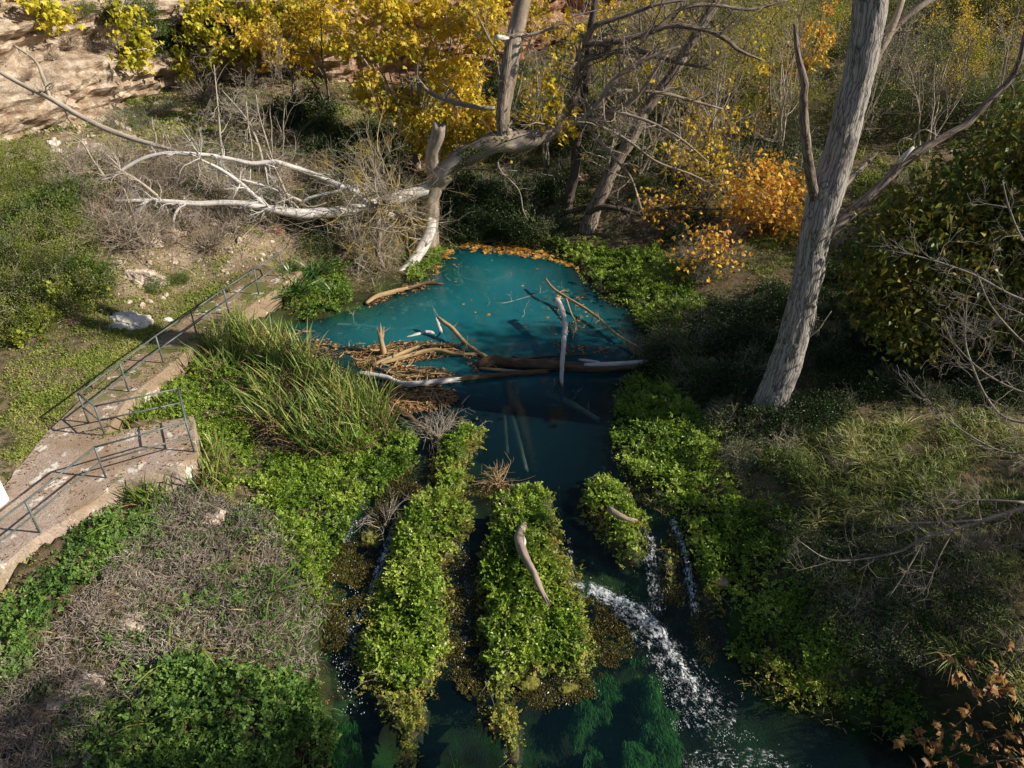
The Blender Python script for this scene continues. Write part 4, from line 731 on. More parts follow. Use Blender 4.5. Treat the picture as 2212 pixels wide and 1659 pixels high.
def where(px, py, pre):
    d = [math.hypot(px - a, (py - b) * 1.3) for (a, b), _ in LAND]
    for i in list(np.argsort(d)[:16]):
        w = _where(px, py, i, d, pre)
        if pre + w not in USED: break
    else: w = _where(px, py, int(np.argmin(d)), d, pre)
    USED.add(pre + w); return w
def _where(px, py, i, d, pre=''):
    (a, b), nm = LAND[i]; dx, dy = px - a, (py - b) * 1.4
    rel = ('just ' if d[i] < 45 else '') + (('right of' if dx > 0 else 'left of') if abs(dx) > abs(dy) else ('in front of' if dy > 0 else 'behind'))
    t = rel + ' ' + nm; return t if len((pre + t).split()) <= 16 else t.replace('just ', '').replace('reaching in from the right', 'at the right').replace('the middle of ', '')
def thicket(poly, n, kinds, r0, r1, label, group, name='shrub', zs=1.0, sep=.7):
    pts = []; pix = []; tries = 0
    while len(pts) < n and tries < n * 25:
        tries += 1; x, y = samp(np.array(poly, float), 1)[0]; p = G(x, y)
        if all(np.hypot(*(p - q)[:2]) > sep * (r0 + r1) * .5 for q in pts): pts.append(p); pix.append((x, y))
    for p, (x, y) in zip(pts, pix):
        k = kinds[rng.integers(0, len(kinds))]; r = rng.uniform(r0, r1); f = (r - r0) / (r1 - r0)
        pre = ('small ' if f < .33 else 'large ' if f > .67 else '') + DESC[k] + ' '; bush(k, p, r, pre + where(x, y, pre), group, name, zs)
thicket([(-40,330),(110,340),(180,480),(205,600),(150,690),(60,745),(-40,770)], 32, ['olive', 'green', 'olive', 'olive'], .75, 1.2, 'dense rounded green scrub bush at the left edge above the path', 'green scrub at the left edge')
for x, y, r, l in [(175,590,.55,'yellow green fig shrub beside the dry bank, upper of the row by the path'), (125,640,.55,'yellow green fig shrub on the bank below the green scrub'), (95,690,.5,'yellow green fig shrub low on the bank beside the earth path'), (60,735,.45,'lowest yellow green fig shrub beside the earth path'), (195,640,.45,'small fig shrub nearest to the bare earth bank')]: bush('fig', G(x, y), r, l, 'fig shrubs along the bank', 'fig_shrub')
thicket([(130,360),(430,330),(700,370),(720,470),(560,510),(350,560),(200,540),(150,450)], 42, ['dry', 'dry', 'brown'], .6, 1.15, 'leafless tangled dry bush on the slope under the dead limbs', 'dry bushes on the left slope', 'dry_bush')
thicket([(150,330),(450,300),(700,330),(760,440),(560,480),(350,520),(200,500)], 16, ['grey', 'olive', 'green', 'bramble'], .45, .8, 'low green bush among the dry bushes of the left slope', 'low green bushes on the left slope')
for x, y, r, w in [(265,262,.8,'second from the left'), (300,250,.9,'at the back of the row'), (340,248,.9,'large one at the right'), (365,236,.7,'rightmost of the row'), (240,280,.6,'leftmost of the row'), (310,275,.7,'nearest to the long pale branch')]: bush('grey', G(x, y), r, 'silvery grey green bush on the shelf below the cliff, ' + w, 'silvery bushes below the cliff', zs=.8)
thicket([(600,230),(720,210),(860,260),(900,380),(860,420),(740,380),(640,340)], 15, ['dark', 'dark', 'green'], .8, 1.4, 'dark shaded evergreen bush left of the broken trunk', 'dark bushes left of the broken trunk')
thicket([(640,420),(760,470),(760,560),(680,560),(620,520)], 7, ['dark', 'green'], .6, .9, 'dark bush below the dead limbs beside the pool', 'dark bushes below the dead limbs')
thicket([(955,400),(1180,395),(1250,440),(1225,500),(1150,512),(1040,512),(965,500)], 24, ['bramble', 'dark', 'dark'], .75, 1.15, 'dark green bramble bush on the bank right behind the pool', 'brambles behind the pool', 'bramble')
thicket([(960,330),(1200,330),(1420,400),(1420,450),(1300,400),(1100,370)], 12, ['green', 'bramble', 'grey'], .5, .9, 'green bush around the far railing', 'green bushes by the far railing')
thicket([(1020,160),(1250,130),(1480,220),(1500,340),(1330,370),(1080,300)], 20, ['green', 'dark', 'bramble', 'tallgreen'], .9, 1.6, 'green bush on the slope behind the leaning trunks', 'bushes behind the leaning trunks')
thicket([(1330,400),(1480,440),(1560,470),(1480,540),(1330,500)], 11, ['bramble', 'dry', 'dark'], .5, .85, 'bramble bush to the right of the leaning trunks', 'brambles right of the leaning trunks', 'bramble')
thicket([(1450,520),(1600,500),(1640,560),(1560,620),(1470,590)], 9, ['brown', 'dry', 'grey'], .45, .75, 'brownish dry bush on the sunny bank right of the pool', 'dry bushes on the sunny bank', 'dry_bush')
for pl, Y0, Y1, n, ncl, bx_, l in (([(1575,400),(1640,350),(1710,355),(1745,430),(1740,500),(1690,510),(1600,500),(1565,450)], 28.6, 31.0, 2100, 95, (1660,505), 'loose orange and yellow maple shrub left of the tall grey trunk'), ([(1480,510),(1540,490),(1590,530),(1570,580),(1500,590),(1460,560)], 25.5, 27, 330, 40, (1530,575), 'sparse orange maple shrub over the sunny bank of the pool'), ([(1380,420),(1470,430),(1500,480),(1420,470)], 30, 31.5, 240, 30, (1450,500), 'few orange leaves on a thin maple shrub right of the leaning trunks'), ([(1440,320),(1560,350),(1580,410),(1480,420)], 31, 33, 480, 50, (1520,450), 'thin yellow maple shrub behind the orange one')):
    root = thing('maple_shrub', l, 'shrub', (0, 0, 0), 'orange maple shrubs'); cs = pick(pl, ncl, Y0, Y1); b0 = G(*bx_); stems_to(root, 'stems', b0, cs, MT['drystem2'], .022, min(ncl, 45), .006); crown('foliage', root, cs, n, .40, .15, MT['orange'] if 'yellow maple shrub behind' not in l else MT['yellow'], 'lobed', -.5)
thicket([(1480,30),(1700,20),(1720,260),(1600,330),(1490,220)], 22, ['tallyellow', 'tallyellow', 'tallyellow', 'talldry', 'tallgreen'], 1.6, 2.5, 'tall thin yellow green thicket on the hillside behind the leaning trunks', 'yellow green thickets on the hillside')
thicket([(1480,250),(1720,260),(1760,400),(1560,430),(1440,380)], 18, ['talldry', 'dry', 'tallgrey', 'bramble'], 1.0, 1.8, 'twiggy half bare bush in the middle of the hillside', 'half bare bushes on the hillside')
thicket([(1790,120),(2000,40),(2040,230),(1930,290),(1860,300)], 12, ['tallgrey', 'tallgrey', 'grey', 'tallgreen'], 1.3, 2.3, 'grey green bush on the hillside right of the tall trunk', 'grey green bushes right of the tall trunk')
thicket([(2020,120),(2230,100),(2230,300),(2080,300)], 9, ['talldry', 'tallyellow', 'tallgreen'], 1.5, 2.4, 'yellowing bush on the hillside at the upper right', 'yellowing bushes at the upper right')
bush('evergreen', at(2095, 140, 4.2), 3.0, 'dark evergreen tree at the upper right corner', None, 'evergreen_tree', 1.5, 'tree'); bush('evergreen', at(2180, 110, 4.6), 2.6, 'dark evergreen tree behind the one at the upper right corner', None, 'evergreen_tree', 1.3, 'tree')
thicket([(1100,100),(1700,20),(2200,10),(2200,70),(1500,140)], 22, ['tallgreen', 'tallyellow', 'talldry', 'tallgrey'], 1.6, 2.8, 'far bush at the foot of the red cliff', 'far bushes under the red cliff')
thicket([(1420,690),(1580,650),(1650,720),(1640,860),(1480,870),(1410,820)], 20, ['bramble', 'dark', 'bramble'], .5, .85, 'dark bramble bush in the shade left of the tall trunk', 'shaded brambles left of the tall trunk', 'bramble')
thicket([(1560,860),(1830,850),(1860,960),(1780,1080),(1620,1060),(1530,960)], 20, ['bramble', 'bramble', 'green', 'grey', 'dry'], .42, .7, 'bramble bush around the foot of the tall trunk', 'brambles at the foot of the tall trunk', 'bramble')
thicket([(1680,1120),(1900,1150),(2080,1300),(2050,1460),(1920,1440),(1760,1280)], 24, ['bramble', 'bramble', 'olive', 'grey', 'dry'], .35, .6, 'small bramble bush on the lower right bank', 'small brambles on the lower right bank', 'bramble')
thicket([(1800,560),(1880,500),(1990,400),(2010,330),(1930,360),(1800,450)], 3, ['dry', 'grey'], .4, .8, 'dry bush on the terrace edge right of the tall trunk', 'dry bushes on the terrace edge', 'dry_bush')
thicket([(1960,1180),(2212,1180),(2240,1500),(2080,1480)], 10, ['dry', 'brown', 'bramble'], .35, .6, 'dry bush at the right edge of the near bank', 'dry bushes at the near right edge', 'dry_bush')
for x, y, r, k in [(330,55,1.3,'green'),(370,95,1.1,'dark'),(300,20,1.0,'green'),(345,125,.8,'green'),(420,40,1.1,'dark'),(250,95,.9,'dry'),(195,100,.7,'dry'),(520,55,.9,'dark'),(640,20,1,'green'),(140,150,.5,'dry'),(470,10,1.0,'green'),(225,65,.6,'brown'),(600,60,.6,'dry'),(180,15,.6,'green'),(215,125,.8,'dry'),(270,140,.8,'brown'),(310,110,.8,'green'),(150,80,.6,'brown'),(110,110,.5,'dry'),(60,150,.5,'brown'),(400,130,.7,'dry'),(250,30,.9,'dark'),(20,200,.5,'dry'),(90,190,.45,'green')]: pre = ('wide ' if r > 1 else '') + {'green': 'green scrub', 'dark': 'dark green scrub', 'dry': 'dry grey scrub', 'brown': 'withered brown scrub'}[k] + ' on the cliff '; bush(k, cliffpt(x, y, .35) - [0, 0, .3], r, pre + where(x, y, pre), 'scrub on the cliff')
for x, y, r, l, k in [(345,625,.5,'small leafy green shrub at the foot of the dry bank beside the path','green'), (390,610,.35,'low green plant where the dry bank meets the path','green'), (440,215,1.1,'bare brown sapling bush standing on the shelf below the cliff','dry')]: bush(k, G(x, y), r, l)

g = Geo()
for pl, n, L in (([(130,340),(430,320),(700,360),(760,480),(600,560),(350,620),(230,620),(140,450)], 640, 1.15), ([(520,180),(660,200),(700,330),(480,320)], 70, 1.2), ([(660,430),(860,440),(840,560),(720,560)], 90, 1.0), ([(1440,480),(1580,500),(1560,620),(1460,600)], 80, .8), ([(1480,200),(1740,250),(1740,430),(1450,420)], 150, 1.6), ([(1850,230),(2212,160),(2212,330),(1950,300)], 60, 1.6)):
    P = gpoly(pl)
    for q in samp(P, n): twig_tree(g, (q[0], q[1], float(hgt(*q)) + rng.uniform(0, .25)), rdir(1, .35)[0], L * rng.uniform(.5, 1.2), .012, 2, .3, .0, (2, 4), 4, (3, 3, 3, 3, 3), spread=.8)
tag(obj('brushwood', g.mesh('brushwood', MT['drystem'])), 'tangle of dry twigs over the slopes', kind='stuff')

# thin half bare trees standing between the pool and the hillside
def sapling(label, bx, by, h, lean, nst, nlv, mat_, L=.13, group='thin half bare trees behind the pool', bark='brownbark', name='thin_tree', kind='leaf'):
    b = G(bx, by); root = thing(name, label, 'tree', b, group); g = Geo(); ends = []
    for k in range(nst): twig_tree(g, rng.normal(0, .12, 3) * [1, 1, 0] - [0, 0, .1], np.array([lean, 0, 1.]) + rng.normal(0, .16, 3) * [1, 1, 0], h * rng.uniform(.75, 1.1), .055 * h / 5, 4, .13, .06, (3, 5), 7, (9, 6, 4, 3, 3), ends=ends, spread=.55, shrink=(.32, .55))
    obj('trunk', g.mesh('trunk', MT[bark], True), root); e = np.array([p for p, d, mid in ends] + [mid for p, d, mid in ends]); i = rng.integers(0, len(e), nlv); e0 = e[i] + rng.normal(0, .10, (nlv, 3)); g = Geo(); rn = np.clip(.5 + .4 * vn(e0 * .7, 3) + rng.normal(0, .2, nlv), 0, 1); l = L * rng.uniform(.6, 1.2, nlv)
    if kind == 'lobed': lobed(g, e0, rdir(nlv, -.7), rdir(nlv, .5), l, rn)
    else: leaves(g, e0, rdir(nlv, -.4), rdir(nlv, .5), l, l * .6, rn)
    obj('crown', g.mesh('crown', MT[mat_]), root)
for bx, by, h, ln, ns, nl, mt, kd, l in [(1150,330,6,.1,2,700,'yellow','lobed','thin tree with yellow leaves right of the upright stem'), (1230,300,7,.0,2,260,'yellow','lobed','nearly bare thin tree between the upright stem and the leaning trunks'), (1330,330,6.5,.15,2,900,'yellowgreen','leaf','thin olive leaved tree behind the leaning trunks'), (1420,350,6,-.1,3,1100,'yellowgreen','leaf','thin yellow olive tree right of the thicker leaning trunk'), (1500,330,6.5,.1,3,1600,'yellowgreen','leaf','yellow green thin tree in the middle of the hillside'), (1570,300,7,.0,3,2000,'yellowgreen','leaf','fullest yellow green thin tree left of the broken branch'), (1650,310,6.5,.1,3,1800,'yellowgreen','leaf','yellow green thin tree beside the broken branch of the tall trunk'), (1700,260,6,-.1,2,700,'orange','lobed','thin tree with a few orange leaves close to the tall trunk'), (1480,420,4.5,.2,3,300,'yellow','lobed','low bare twiggy tree with few yellow leaves over the far bank'), (1590,420,4,.0,4,200,'orange','leaf','low bare twiggy tree behind the orange maple shrub'), (1400,250,7,.1,2,500,'yellow','lobed','tall thin tree with scattered yellow leaves under the red cliff'), (1290,240,7,-.1,2,500,'yellow','lobed','tall thin tree with scattered yellow leaves behind the thin leaning trunk'), (1960,300,5,.1,3,700,'yellowgreen','leaf','thin tree on the terrace right of the tall trunk'), (2060,260,5.5,.0,3,1500,'yellow','leaf','yellow thin tree at the upper right edge'), (2150,230,5.5,.0,3,1300,'yellow','leaf','yellow thin tree in the upper right corner below the evergreen'), (1880,260,5.5,.1,3,900,'greygreen','leaf','grey green thin tree just right of the tall trunk'), (1100,250,6,.0,2,900,'yellow','lobed','yellow thin tree right behind the upright stem'), (640,240,6,.1,2,900,'yellow','lobed','thin yellow tree at the cliff foot left of the big yellow tree'), (720,250,6.5,.1,2,1200,'yellow','lobed','thin yellow tree touching the left side of the big yellow tree'), (870,420,4,.0,3,500,'green','leaf','young green leaved tree left of the broken trunk')]: sapling(l, bx, by, h, ln, ns, nl, mt, kind=kd, L=.17 if kd == 'lobed' else .11)
thicket([(1010,200),(1500,170),(1560,420),(1330,370),(1080,320)], 26, ['olive', 'dark', 'bramble', 'green'], .8, 1.4, '', 'undergrowth below the hillside')
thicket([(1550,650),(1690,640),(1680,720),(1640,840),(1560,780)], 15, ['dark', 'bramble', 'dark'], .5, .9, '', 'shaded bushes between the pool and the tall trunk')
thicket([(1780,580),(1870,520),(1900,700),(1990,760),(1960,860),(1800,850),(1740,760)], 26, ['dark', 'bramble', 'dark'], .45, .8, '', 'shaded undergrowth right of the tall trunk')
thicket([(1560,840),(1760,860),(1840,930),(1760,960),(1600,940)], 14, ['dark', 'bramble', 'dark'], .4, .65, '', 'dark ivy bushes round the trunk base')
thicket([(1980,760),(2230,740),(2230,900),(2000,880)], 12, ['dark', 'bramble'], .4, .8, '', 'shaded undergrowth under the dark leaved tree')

for bx, by, h, ln, ns, nl, mt, kd, l in [(1180,360,5.5,.1,3,120,'yellow','lobed','bare pale thin tree beside the end of the mossy limb'), (1380,380,5.5,.2,3,160,'yellowgreen','leaf','bare pale thin tree right of the thicker leaning trunk'), (1450,400,5,.2,4,160,'yellow','lobed','spreading bare pale thin tree over the far bank'), (1540,380,6,-.1,4,260,'yellowgreen','leaf','bare pale thin tree behind the orange maple shrubs'), (1680,360,6,.0,4,200,'yellowgreen','leaf','bare pale thin tree between the broken branch and the tall trunk'), (1840,330,5,.1,4,160,'yellow','leaf','bare pale thin tree just behind the right side of the tall trunk'), (2000,330,4.5,.1,4,200,'yellow','leaf','bare pale thin tree at the end of the grassy terrace'), (2140,300,5,-.1,4,300,'yellow','leaf','bare pale thin tree above the long bent branch'), (1310,400,4.5,.1,3,80,'yellow','lobed','bare pale thin tree between the two leaning trunks'), (520,330,3.5,.0,2,0,'yellow','leaf','bare brown sapling in the middle of the left slope'), (600,340,3.8,-.1,2,0,'yellow','leaf','bare brown sapling above the upper white limb')]: sapling(l, bx, by, h, ln, ns, max(nl, 12), mt, kind=kd, L=.15 if kd == 'lobed' else .10, bark='twig')
# ------------------------------------------------------------------ ground cover
def cover(g, P, n, style, size, h=.2, patch=None, mode='ground', m=0, lumpf=1.6, pairs=3, water=False, rag=.45):
    q = samp(P, n); x, y = q.T
    if rag: x, y = x + rag * fb2(q[:, 0], q[:, 1], 1.3, 3, 91) + rng.normal(0, rag * .18, n), y + rag * fb2(q[:, 0], q[:, 1], 1.3, 3, 92) + rng.normal(0, rag * .18, n)
    if patch is not None:
        k = fb2(x, y, patch[0], 3, patch[2]) > patch[1]; x, y = x[k], y[k]
    if not water: k = ~inside(x, y, PATH); x, y = x[k], y[k]
    if mode == 'ground' and not water:
        k = ~inside(x, y, WATER) | (pdist(x, y, WATER) < .22); x, y = x[k], y[k]
    n = len(x); lump = np.clip(.55 + .6 * fb2(x, y, lumpf, 3, 77), .05, 1.2)
    tf_ = np.clip(vn(np.column_stack([x * 4.2, y * 4.2, np.zeros(n)]), 88) + .4, 0, 1.2) if style == 'sprig' else .8; z = np.maximum(hgt(x, y), lvl(y) if mode == 'ground' else -9) + h * lump * rng.random(n) ** .45 * (.35 + .8 * tf_)
    c = np.column_stack([x, y, z]); rn = np.clip(.5 + .45 * fb2(x, y, 1.1, 2, 5) + rng.normal(0, .2, n), 0, 1); L = size * rng.uniform(.6, 1.3, n)
    if style == 'sprig': sprigs(g, c, L, rn, pairs, m=m)
    elif style == 'leaf': leaves(g, c, rdir(n, .2), rdir(n, 1.0), L, L * .6, rn, m=m)
    elif style == 'thin': leaves(g, c, rdir(n, .3), rdir(n, .6), L, L * .10, rn, .1, m=m)
    elif style == 'grass': c[:, 2] -= h * .5; blades(g, c, rdir(n, 1.3), L, L * .045, rn, rng.uniform(.2, .8, n), 3, m=m)
    elif style == 'lobed': lobed(g, c, rdir(n, .1), rdir(n, 1.2), L, rn, m=m)
    return n
def stuff(name, g, mat_, label): return tag(obj(name, g.mesh(name, mat_)), label, kind='stuff')
dens = lambda P, d: int(area(P) * d)

# all the open land: low turf and litter, coarser farther away
NEAR = np.array([(-13, 7), (13, 7), (17, 20), (-18, 20)], float); MID = np.array([(-18, 20), (17, 20), (24, 33), (-25, 33)], float); FAR = np.array([(-25, 33), (24, 33), (36, 62), (-24, 50)], float)
g = Geo(); g2 = Geo(); g3 = Geo()
for P, d, sz in ((NEAR, 55, .07), (MID, 42, .085), (FAR, 20, .14)):
    cover(g, P, dens(P, d * 2.0), 'leaf', sz, .07, (.5, -.05, 3)); cover(g2, P, dens(P, d * 1.1), 'grass', sz * 3.6, .05, (.35, -.05, 9)); cover(g3, P, dens(P, d * .5), 'leaf', sz * .9, .03)
stuff('turf', g, MT['turf'], 'low green turf'); stuff('grass', g2, MT['grass'], 'rough bank grass'); stuff('leaf_litter', g3, MT['litter'], 'dead leaves on the ground')
# sunlit turf on the shelf below the cliff and on the terraces
g = Geo()
for pl, d, sz in (([(290,215),(560,205),(720,225),(760,250),(640,270),(450,300),(330,300),(250,270)], 260, .12), ([(1840,430),(1880,340),(2000,270),(2020,320),(1970,400),(1900,470)], 420, .12), ([(1560,515),(1740,505),(1770,580),(1620,590)], 460, .10), ([(1740,520),(1900,490),(1880,560),(1800,600)], 120, .10), ([(1080,380),(1420,430),(1500,480),(1400,470),(1200,420)], 160, .12), ([(0,880),(120,790),(330,660),(440,640),(300,740),(180,850),(90,940),(0,1040)], 900, .07), ([(420,640),(560,570),(640,560),(600,600),(470,680)], 300, .07), ([(1780,330),(1860,290),(1870,330),(1810,420)], 120, .14)):
    P = gpoly(pl); cover(g, P, dens(P, d), 'leaf', sz, .07, (.7, -.25, 14)); cover(g, P, dens(P, d * .6), 'grass', sz * 2, .05, (.6, -.1, 18))
P = gpoly([(0,300),(300,300),(300,560),(200,700),(0,800)]); cover(g, P, dens(P, 120), 'leaf', .08, .06, (.8, -.1, 24)); P = gpoly([(300,330),(760,330),(760,480),(560,560),(300,600)]); cover(g, P, dens(P, 70), 'leaf', .08, .06, (.8, .0, 25))
P = gpoly([(0,780),(60,760),(180,690),(330,640),(470,600),(500,640),(330,730),(190,850),(90,940),(0,1040)]); cover(g, P, dens(P, 330), 'leaf', .065, .06); cover(g, P, dens(P, 160), 'grass', .13, .04); P = gpoly([(300,560),(560,500),(620,560),(420,640),(280,690)]); cover(g, P, dens(P, 90), 'leaf', .07, .08, (1.2, .0, 29)); cover(g, P, dens(P, 60), 'grass', .25, .05, (1.0, .0, 30))
stuff('meadow', g, MT['turf'], 'short sunlit grass of the shelves and path edges')
# yellow flower heads among the turf of the upper shelf
g = Geo()
for pl, d in (([(1540,630),(1720,620),(1700,880),(1640,900),(1560,900),(1420,820),(1420,680)], 260), ([(1740,560),(1880,500),(1980,700),(2230,700),(2230,920),(1960,900),(1720,930),(1740,760)], 170), ([(1560,880),(1800,900),(1820,1080),(1700,1080),(1560,1000)], 240), ([(1700,1100),(1800,1130),(1850,1250),(1800,1280),(1740,1220)], 120), ([(960,400),(1250,420),(1240,515),(960,520)], 160), ([(1000,200),(1500,180),(1560,440),(1300,420),(1050,340)], 110)):
    P = gpoly(pl); cover(g, P, dens(P, d), 'leaf', .08, .22, (1.0, -.4, 28))
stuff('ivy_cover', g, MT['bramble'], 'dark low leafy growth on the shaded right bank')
# ------------------------------------------------------------------ cress beds
g = Geo(); gy_ = Geo(); gm = Geo()
LB = gpoly([(540,1010),(640,960),(720,975),(800,930),(850,935),(905,975),(880,1020),(830,1075),(760,1130),(725,1180),(700,1260),(690,1330),(650,1260),(600,1160),(560,1090)])
cover(g, LB, dens(LB, 560), 'sprig', .15, .35, pairs=3); 
P = gpoly([(400,790),(560,720),(640,780),(560,900),(440,1000),(380,900),(230,925),(270,870)]); cover(g, P, dens(P, 420), 'sprig', .14, .3)
P = gpoly([(420,905),(520,900),(560,1000),(480,1060),(430,1020)]); cover(g, P, dens(P, 420), 'sprig', .14, .3)
P = gpoly([(620,600),(700,560),(760,600),(760,660),(690,690),(620,690)]); cover(g, P, dens(P, 260), 'sprig', .15, .4)
P = gpoly([(880,560),(950,530),(965,550),(930,590),(880,620)]); cover(g, P, dens(P, 240), 'sprig', .16, .3)
P = gpoly([(1180,530),(1270,530),(1400,540),(1480,590),(1520,650),(1510,680),(1420,670),(1350,640),(1310,625),(1260,575)]); cover(g, P, dens(P, 330), 'sprig', .17, .35)
P = gpoly([(1340,650),(1420,680),(1540,680),(1500,780),(1420,800),(1400,720)]); cover(g, P, dens(P, 260), 'sprig', .16, .3)
P = gpoly([(1345,840),(1420,820),(1500,860),(1560,960),(1560,1060),(1600,1160),(1560,1190),(1500,1150),(1420,1080),(1370,1030),(1335,930)]); cover(g, P, dens(P, 420), 'sprig', .15, .4)
P = gpoly([(1560,1100),(1680,1080),(1760,1220),(1880,1400),(1980,1500),(1980,1560),(1880,1555),(1800,1520),(1720,1480),(1640,1420),(1590,1400),(1575,1300),(1540,1200)]); cover(g, P, dens(P, 420), 'sprig', .14, .4)
P = gpoly([(1610,1390),(1700,1400),(1800,1440),(1860,1500),(1900,1550),(1760,1540),(1640,1490)]); cover(gy_, P, dens(P, 360), 'sprig', .13, .42)
tag(obj('watercress', g.mesh('watercress', MT['cress'])), 'watercress beds along the banks', kind='stuff'); tag(obj('yellowing_cress', gy_.mesh('yellowing_cress', MT['cress_yellow'])), 'yellowing cress along the water edge', kind='stuff')
# lower left: ferny plants and grey dead stalks
gf = Geo(); gd = Geo(); gg = Geo(); P = gpoly([(1680,1080),(1780,1150),(1900,1200),(2060,1320),(2060,1500),(1960,1520),(1860,1420),(1760,1280)]); cover(gf, P, dens(P, 210), 'sprig', .13, .3, (.9, -.25, 47), pairs=3)
FERN = gpoly([(200,1659),(240,1540),(330,1450),(420,1400),(520,1430),(650,1470),(690,1500),(715,1600),(705,1680),(600,1750),(200,1750)]); cover(gf, FERN, dens(FERN, 400), 'sprig', .19, .4, pairs=5)
P = gpoly([(0,1330),(60,1290),(150,1200),(250,1100),(330,1060),(340,1120),(250,1210),(180,1300),(90,1400),(0,1480)]); cover(gf, P, dens(P, 420), 'sprig', .15, .3, pairs=4)
P = gpoly([(0,1420),(70,1390),(110,1480),(60,1560),(0,1560)]); cover(gg, P, dens(P, 350), 'sprig', .14, .3, pairs=3)
P = gpoly([(280,1080),(430,1050),(500,1120),(420,1180),(300,1180)]); cover(gg, P, dens(P, 160), 'sprig', .14, .25, pairs=3)
P = gpoly([(480,1110),(580,1110),(600,1190),(520,1220)]); cover(gg, P, dens(P, 300), 'sprig', .13, .3, pairs=3)
P = gpoly([(300,1260),(420,1270),(450,1330),(300,1340)]); cover(gg, P, dens(P, 80), 'sprig', .13, .25, pairs=3)
DEAD = gpoly([(310,1110),(430,1070),(560,1110),(640,1190),(690,1290),(690,1420),(600,1430),(460,1390),(330,1440),(240,1560),(180,1680),(-60,1700),(-60,1560),(60,1450),(180,1330),(260,1230)])
cover(gd, DEAD, dens(DEAD, 680), 'thin', .19, .22, (.9, -.45, 61), rag=.6); cover(gf, DEAD, dens(DEAD, 300), 'sprig', .12, .3, (.8, .02, 35), pairs=3, rag=.6); cover(gg, DEAD, dens(DEAD, 150), 'sprig', .12, .22, (.7, .05, 36), pairs=3, rag=.6); 
P = gpoly([(380,1230),(620,1240),(690,1310),(690,1440),(560,1440),(420,1400),(380,1330)]); cover(gf, P, dens(P, 200), 'sprig', .13, .3, (.9, -.1, 33), pairs=3)
P = gpoly([(420,1060),(560,1060),(640,1180),(680,1280),(640,1280),(540,1200),(440,1130)]); cover(g := Geo(), P, dens(P, 220), 'sprig', .13, .35, (1.1, -.1, 12)); stuff('bank_cress', g, MT['cress_yellow'], 'sparse yellowish cress among dead stalks')
stuff('fern_bed', gf, MT['fern'], 'ferny green plants in the lower left'); stuff('dead_stalks', gd, MT['deadstem'], 'mat of grey dead stalks'); stuff('grey_herbs', gg, MT['greygreen'], 'grey green herbs among the dead stalks')
# dead twigs standing in the mat
g = Geo()
for q in samp(DEAD, 1000):
    z = float(hgt(*q)); twig_tree(g, (q[0], q[1], z - .03), rdir(1, .5)[0], rng.uniform(.3, .65), .007, 1, .3, .05, (3, 5), 3, (3, 3, 3, 3, 3))
stuff('dead_twigs', g, MT['deadstem'], 'dry branched stalks')
# grassy right bank
g = Geo()
for pl, d, L in (([(1740,930),(1950,920),(2020,1010),(2000,1150),(1900,1180),(1760,1150),(1700,1050)], 560, .45), ([(1880,560),(2000,700),(2212,700),(2212,900),(1960,900),(1800,820)], 60, .3), ([(2020,900),(2212,900),(2230,1500),(2080,1480),(2010,1300),(2030,1100)], 300, .4), ([(1900,1450),(2080,1300),(2212,1380),(2212,1560),(2000,1560)], 160, .35), ([(1420,660),(1530,650),(1560,780),(1460,860),(1420,800)], 160, .5)):
    P = gpoly(pl); cover(g, P, dens(P, d), 'grass', L, .1, (.8, -.35, 23))
stuff('tussock_grass', g, MT['grass'], 'tussocky tan and green grass of the right bank')
# fallen leaves on path and trail
g = Geo(); q = samp(PATH, 1500); k = pdist(q[:, 0], q[:, 1], PATH) > .03; q = q[k]; n = len(q); w = rng.random(n) < np.clip(.25 + fb2(q[:, 0], q[:, 1], .8, 2, 3) + .5 * (pdist(q[:, 0], q[:, 1], PATH) < .3), .08, 1); q = q[w]; n = len(q)
leaves(g, np.column_stack([q, np.full(n, 1.125)]), rdir(n) * [1, 1, .15], rdir(n, 2.5), .07 * rng.uniform(.6, 1.3, n), .045, rng.random(n), .25)
stuff('path_leaves', g, MT['litter'], 'dead leaves scattered on the path')
g = Geo(); tl = [(1935,960),(1965,1010),(1990,1080),(2010,1170),(2040,1250),(2100,1330),(2150,1400)]
tp = np.array([G(*a) for a in tl]); tp, _ = spline(tp, np.ones(len(tp)), .1); tn = np.gradient(tp[:, :2], axis=0); tn = unit(np.stack([-tn[:, 1], tn[:, 0]], -1)); V = []
for s in np.linspace(-.34, .34, 9): q = tp[:, :2] + tn * (s + .06 * vn(np.column_stack([tp[:, :2] * 2, np.full(len(tp), s)]), 3)[:, None]); V.append(np.column_stack([q, hgt(q[:, 0], q[:, 1]) + .05 - .02 * (abs(s) < .2) - .08 * (abs(s) > .3)]))
V = np.stack(V, 1); k = (np.arange(len(tp) - 1)[:, None] * 9 + np.arange(8)[None]).ravel(); g.add(V.reshape(-1, 3), np.stack([k, k + 9, k + 10, k + 1], -1)); tag(obj('trail', g.mesh('trail', MT['soil'], True, {'wet': np.zeros(len(tp) * 9), 'dry': np.full(len(tp) * 9, .35)})), 'narrow trodden earth trail through the grass', kind='structure')

g = Geo(); q = samp(PATH, 9000); d = pdist(q[:, 0], q[:, 1], PATH); k = (q[:, 1] > 15.4) & (rng.random(len(q)) < np.clip(.9 - d * 2.0, .04, 1)) & (fb2(q[:, 0], q[:, 1], 1.1, 3, 19) > -.15); q = q[k]; n = len(q)
leaves(g, np.column_stack([q, 1.11 + .03 * rng.random(n)]), rdir(n, .2), rdir(n, 1.2), .06, .03, rng.random(n)); k = rng.random(n) < .3; c = np.column_stack([q, np.full(n, 1.1)])[k]; n = len(c); blades(g, c, rdir(n, 1.3), .14, .01, rng.random(n), .5, 2)
stuff('path_grass', g, MT['turf'], 'grass growing over the earth part of the path')
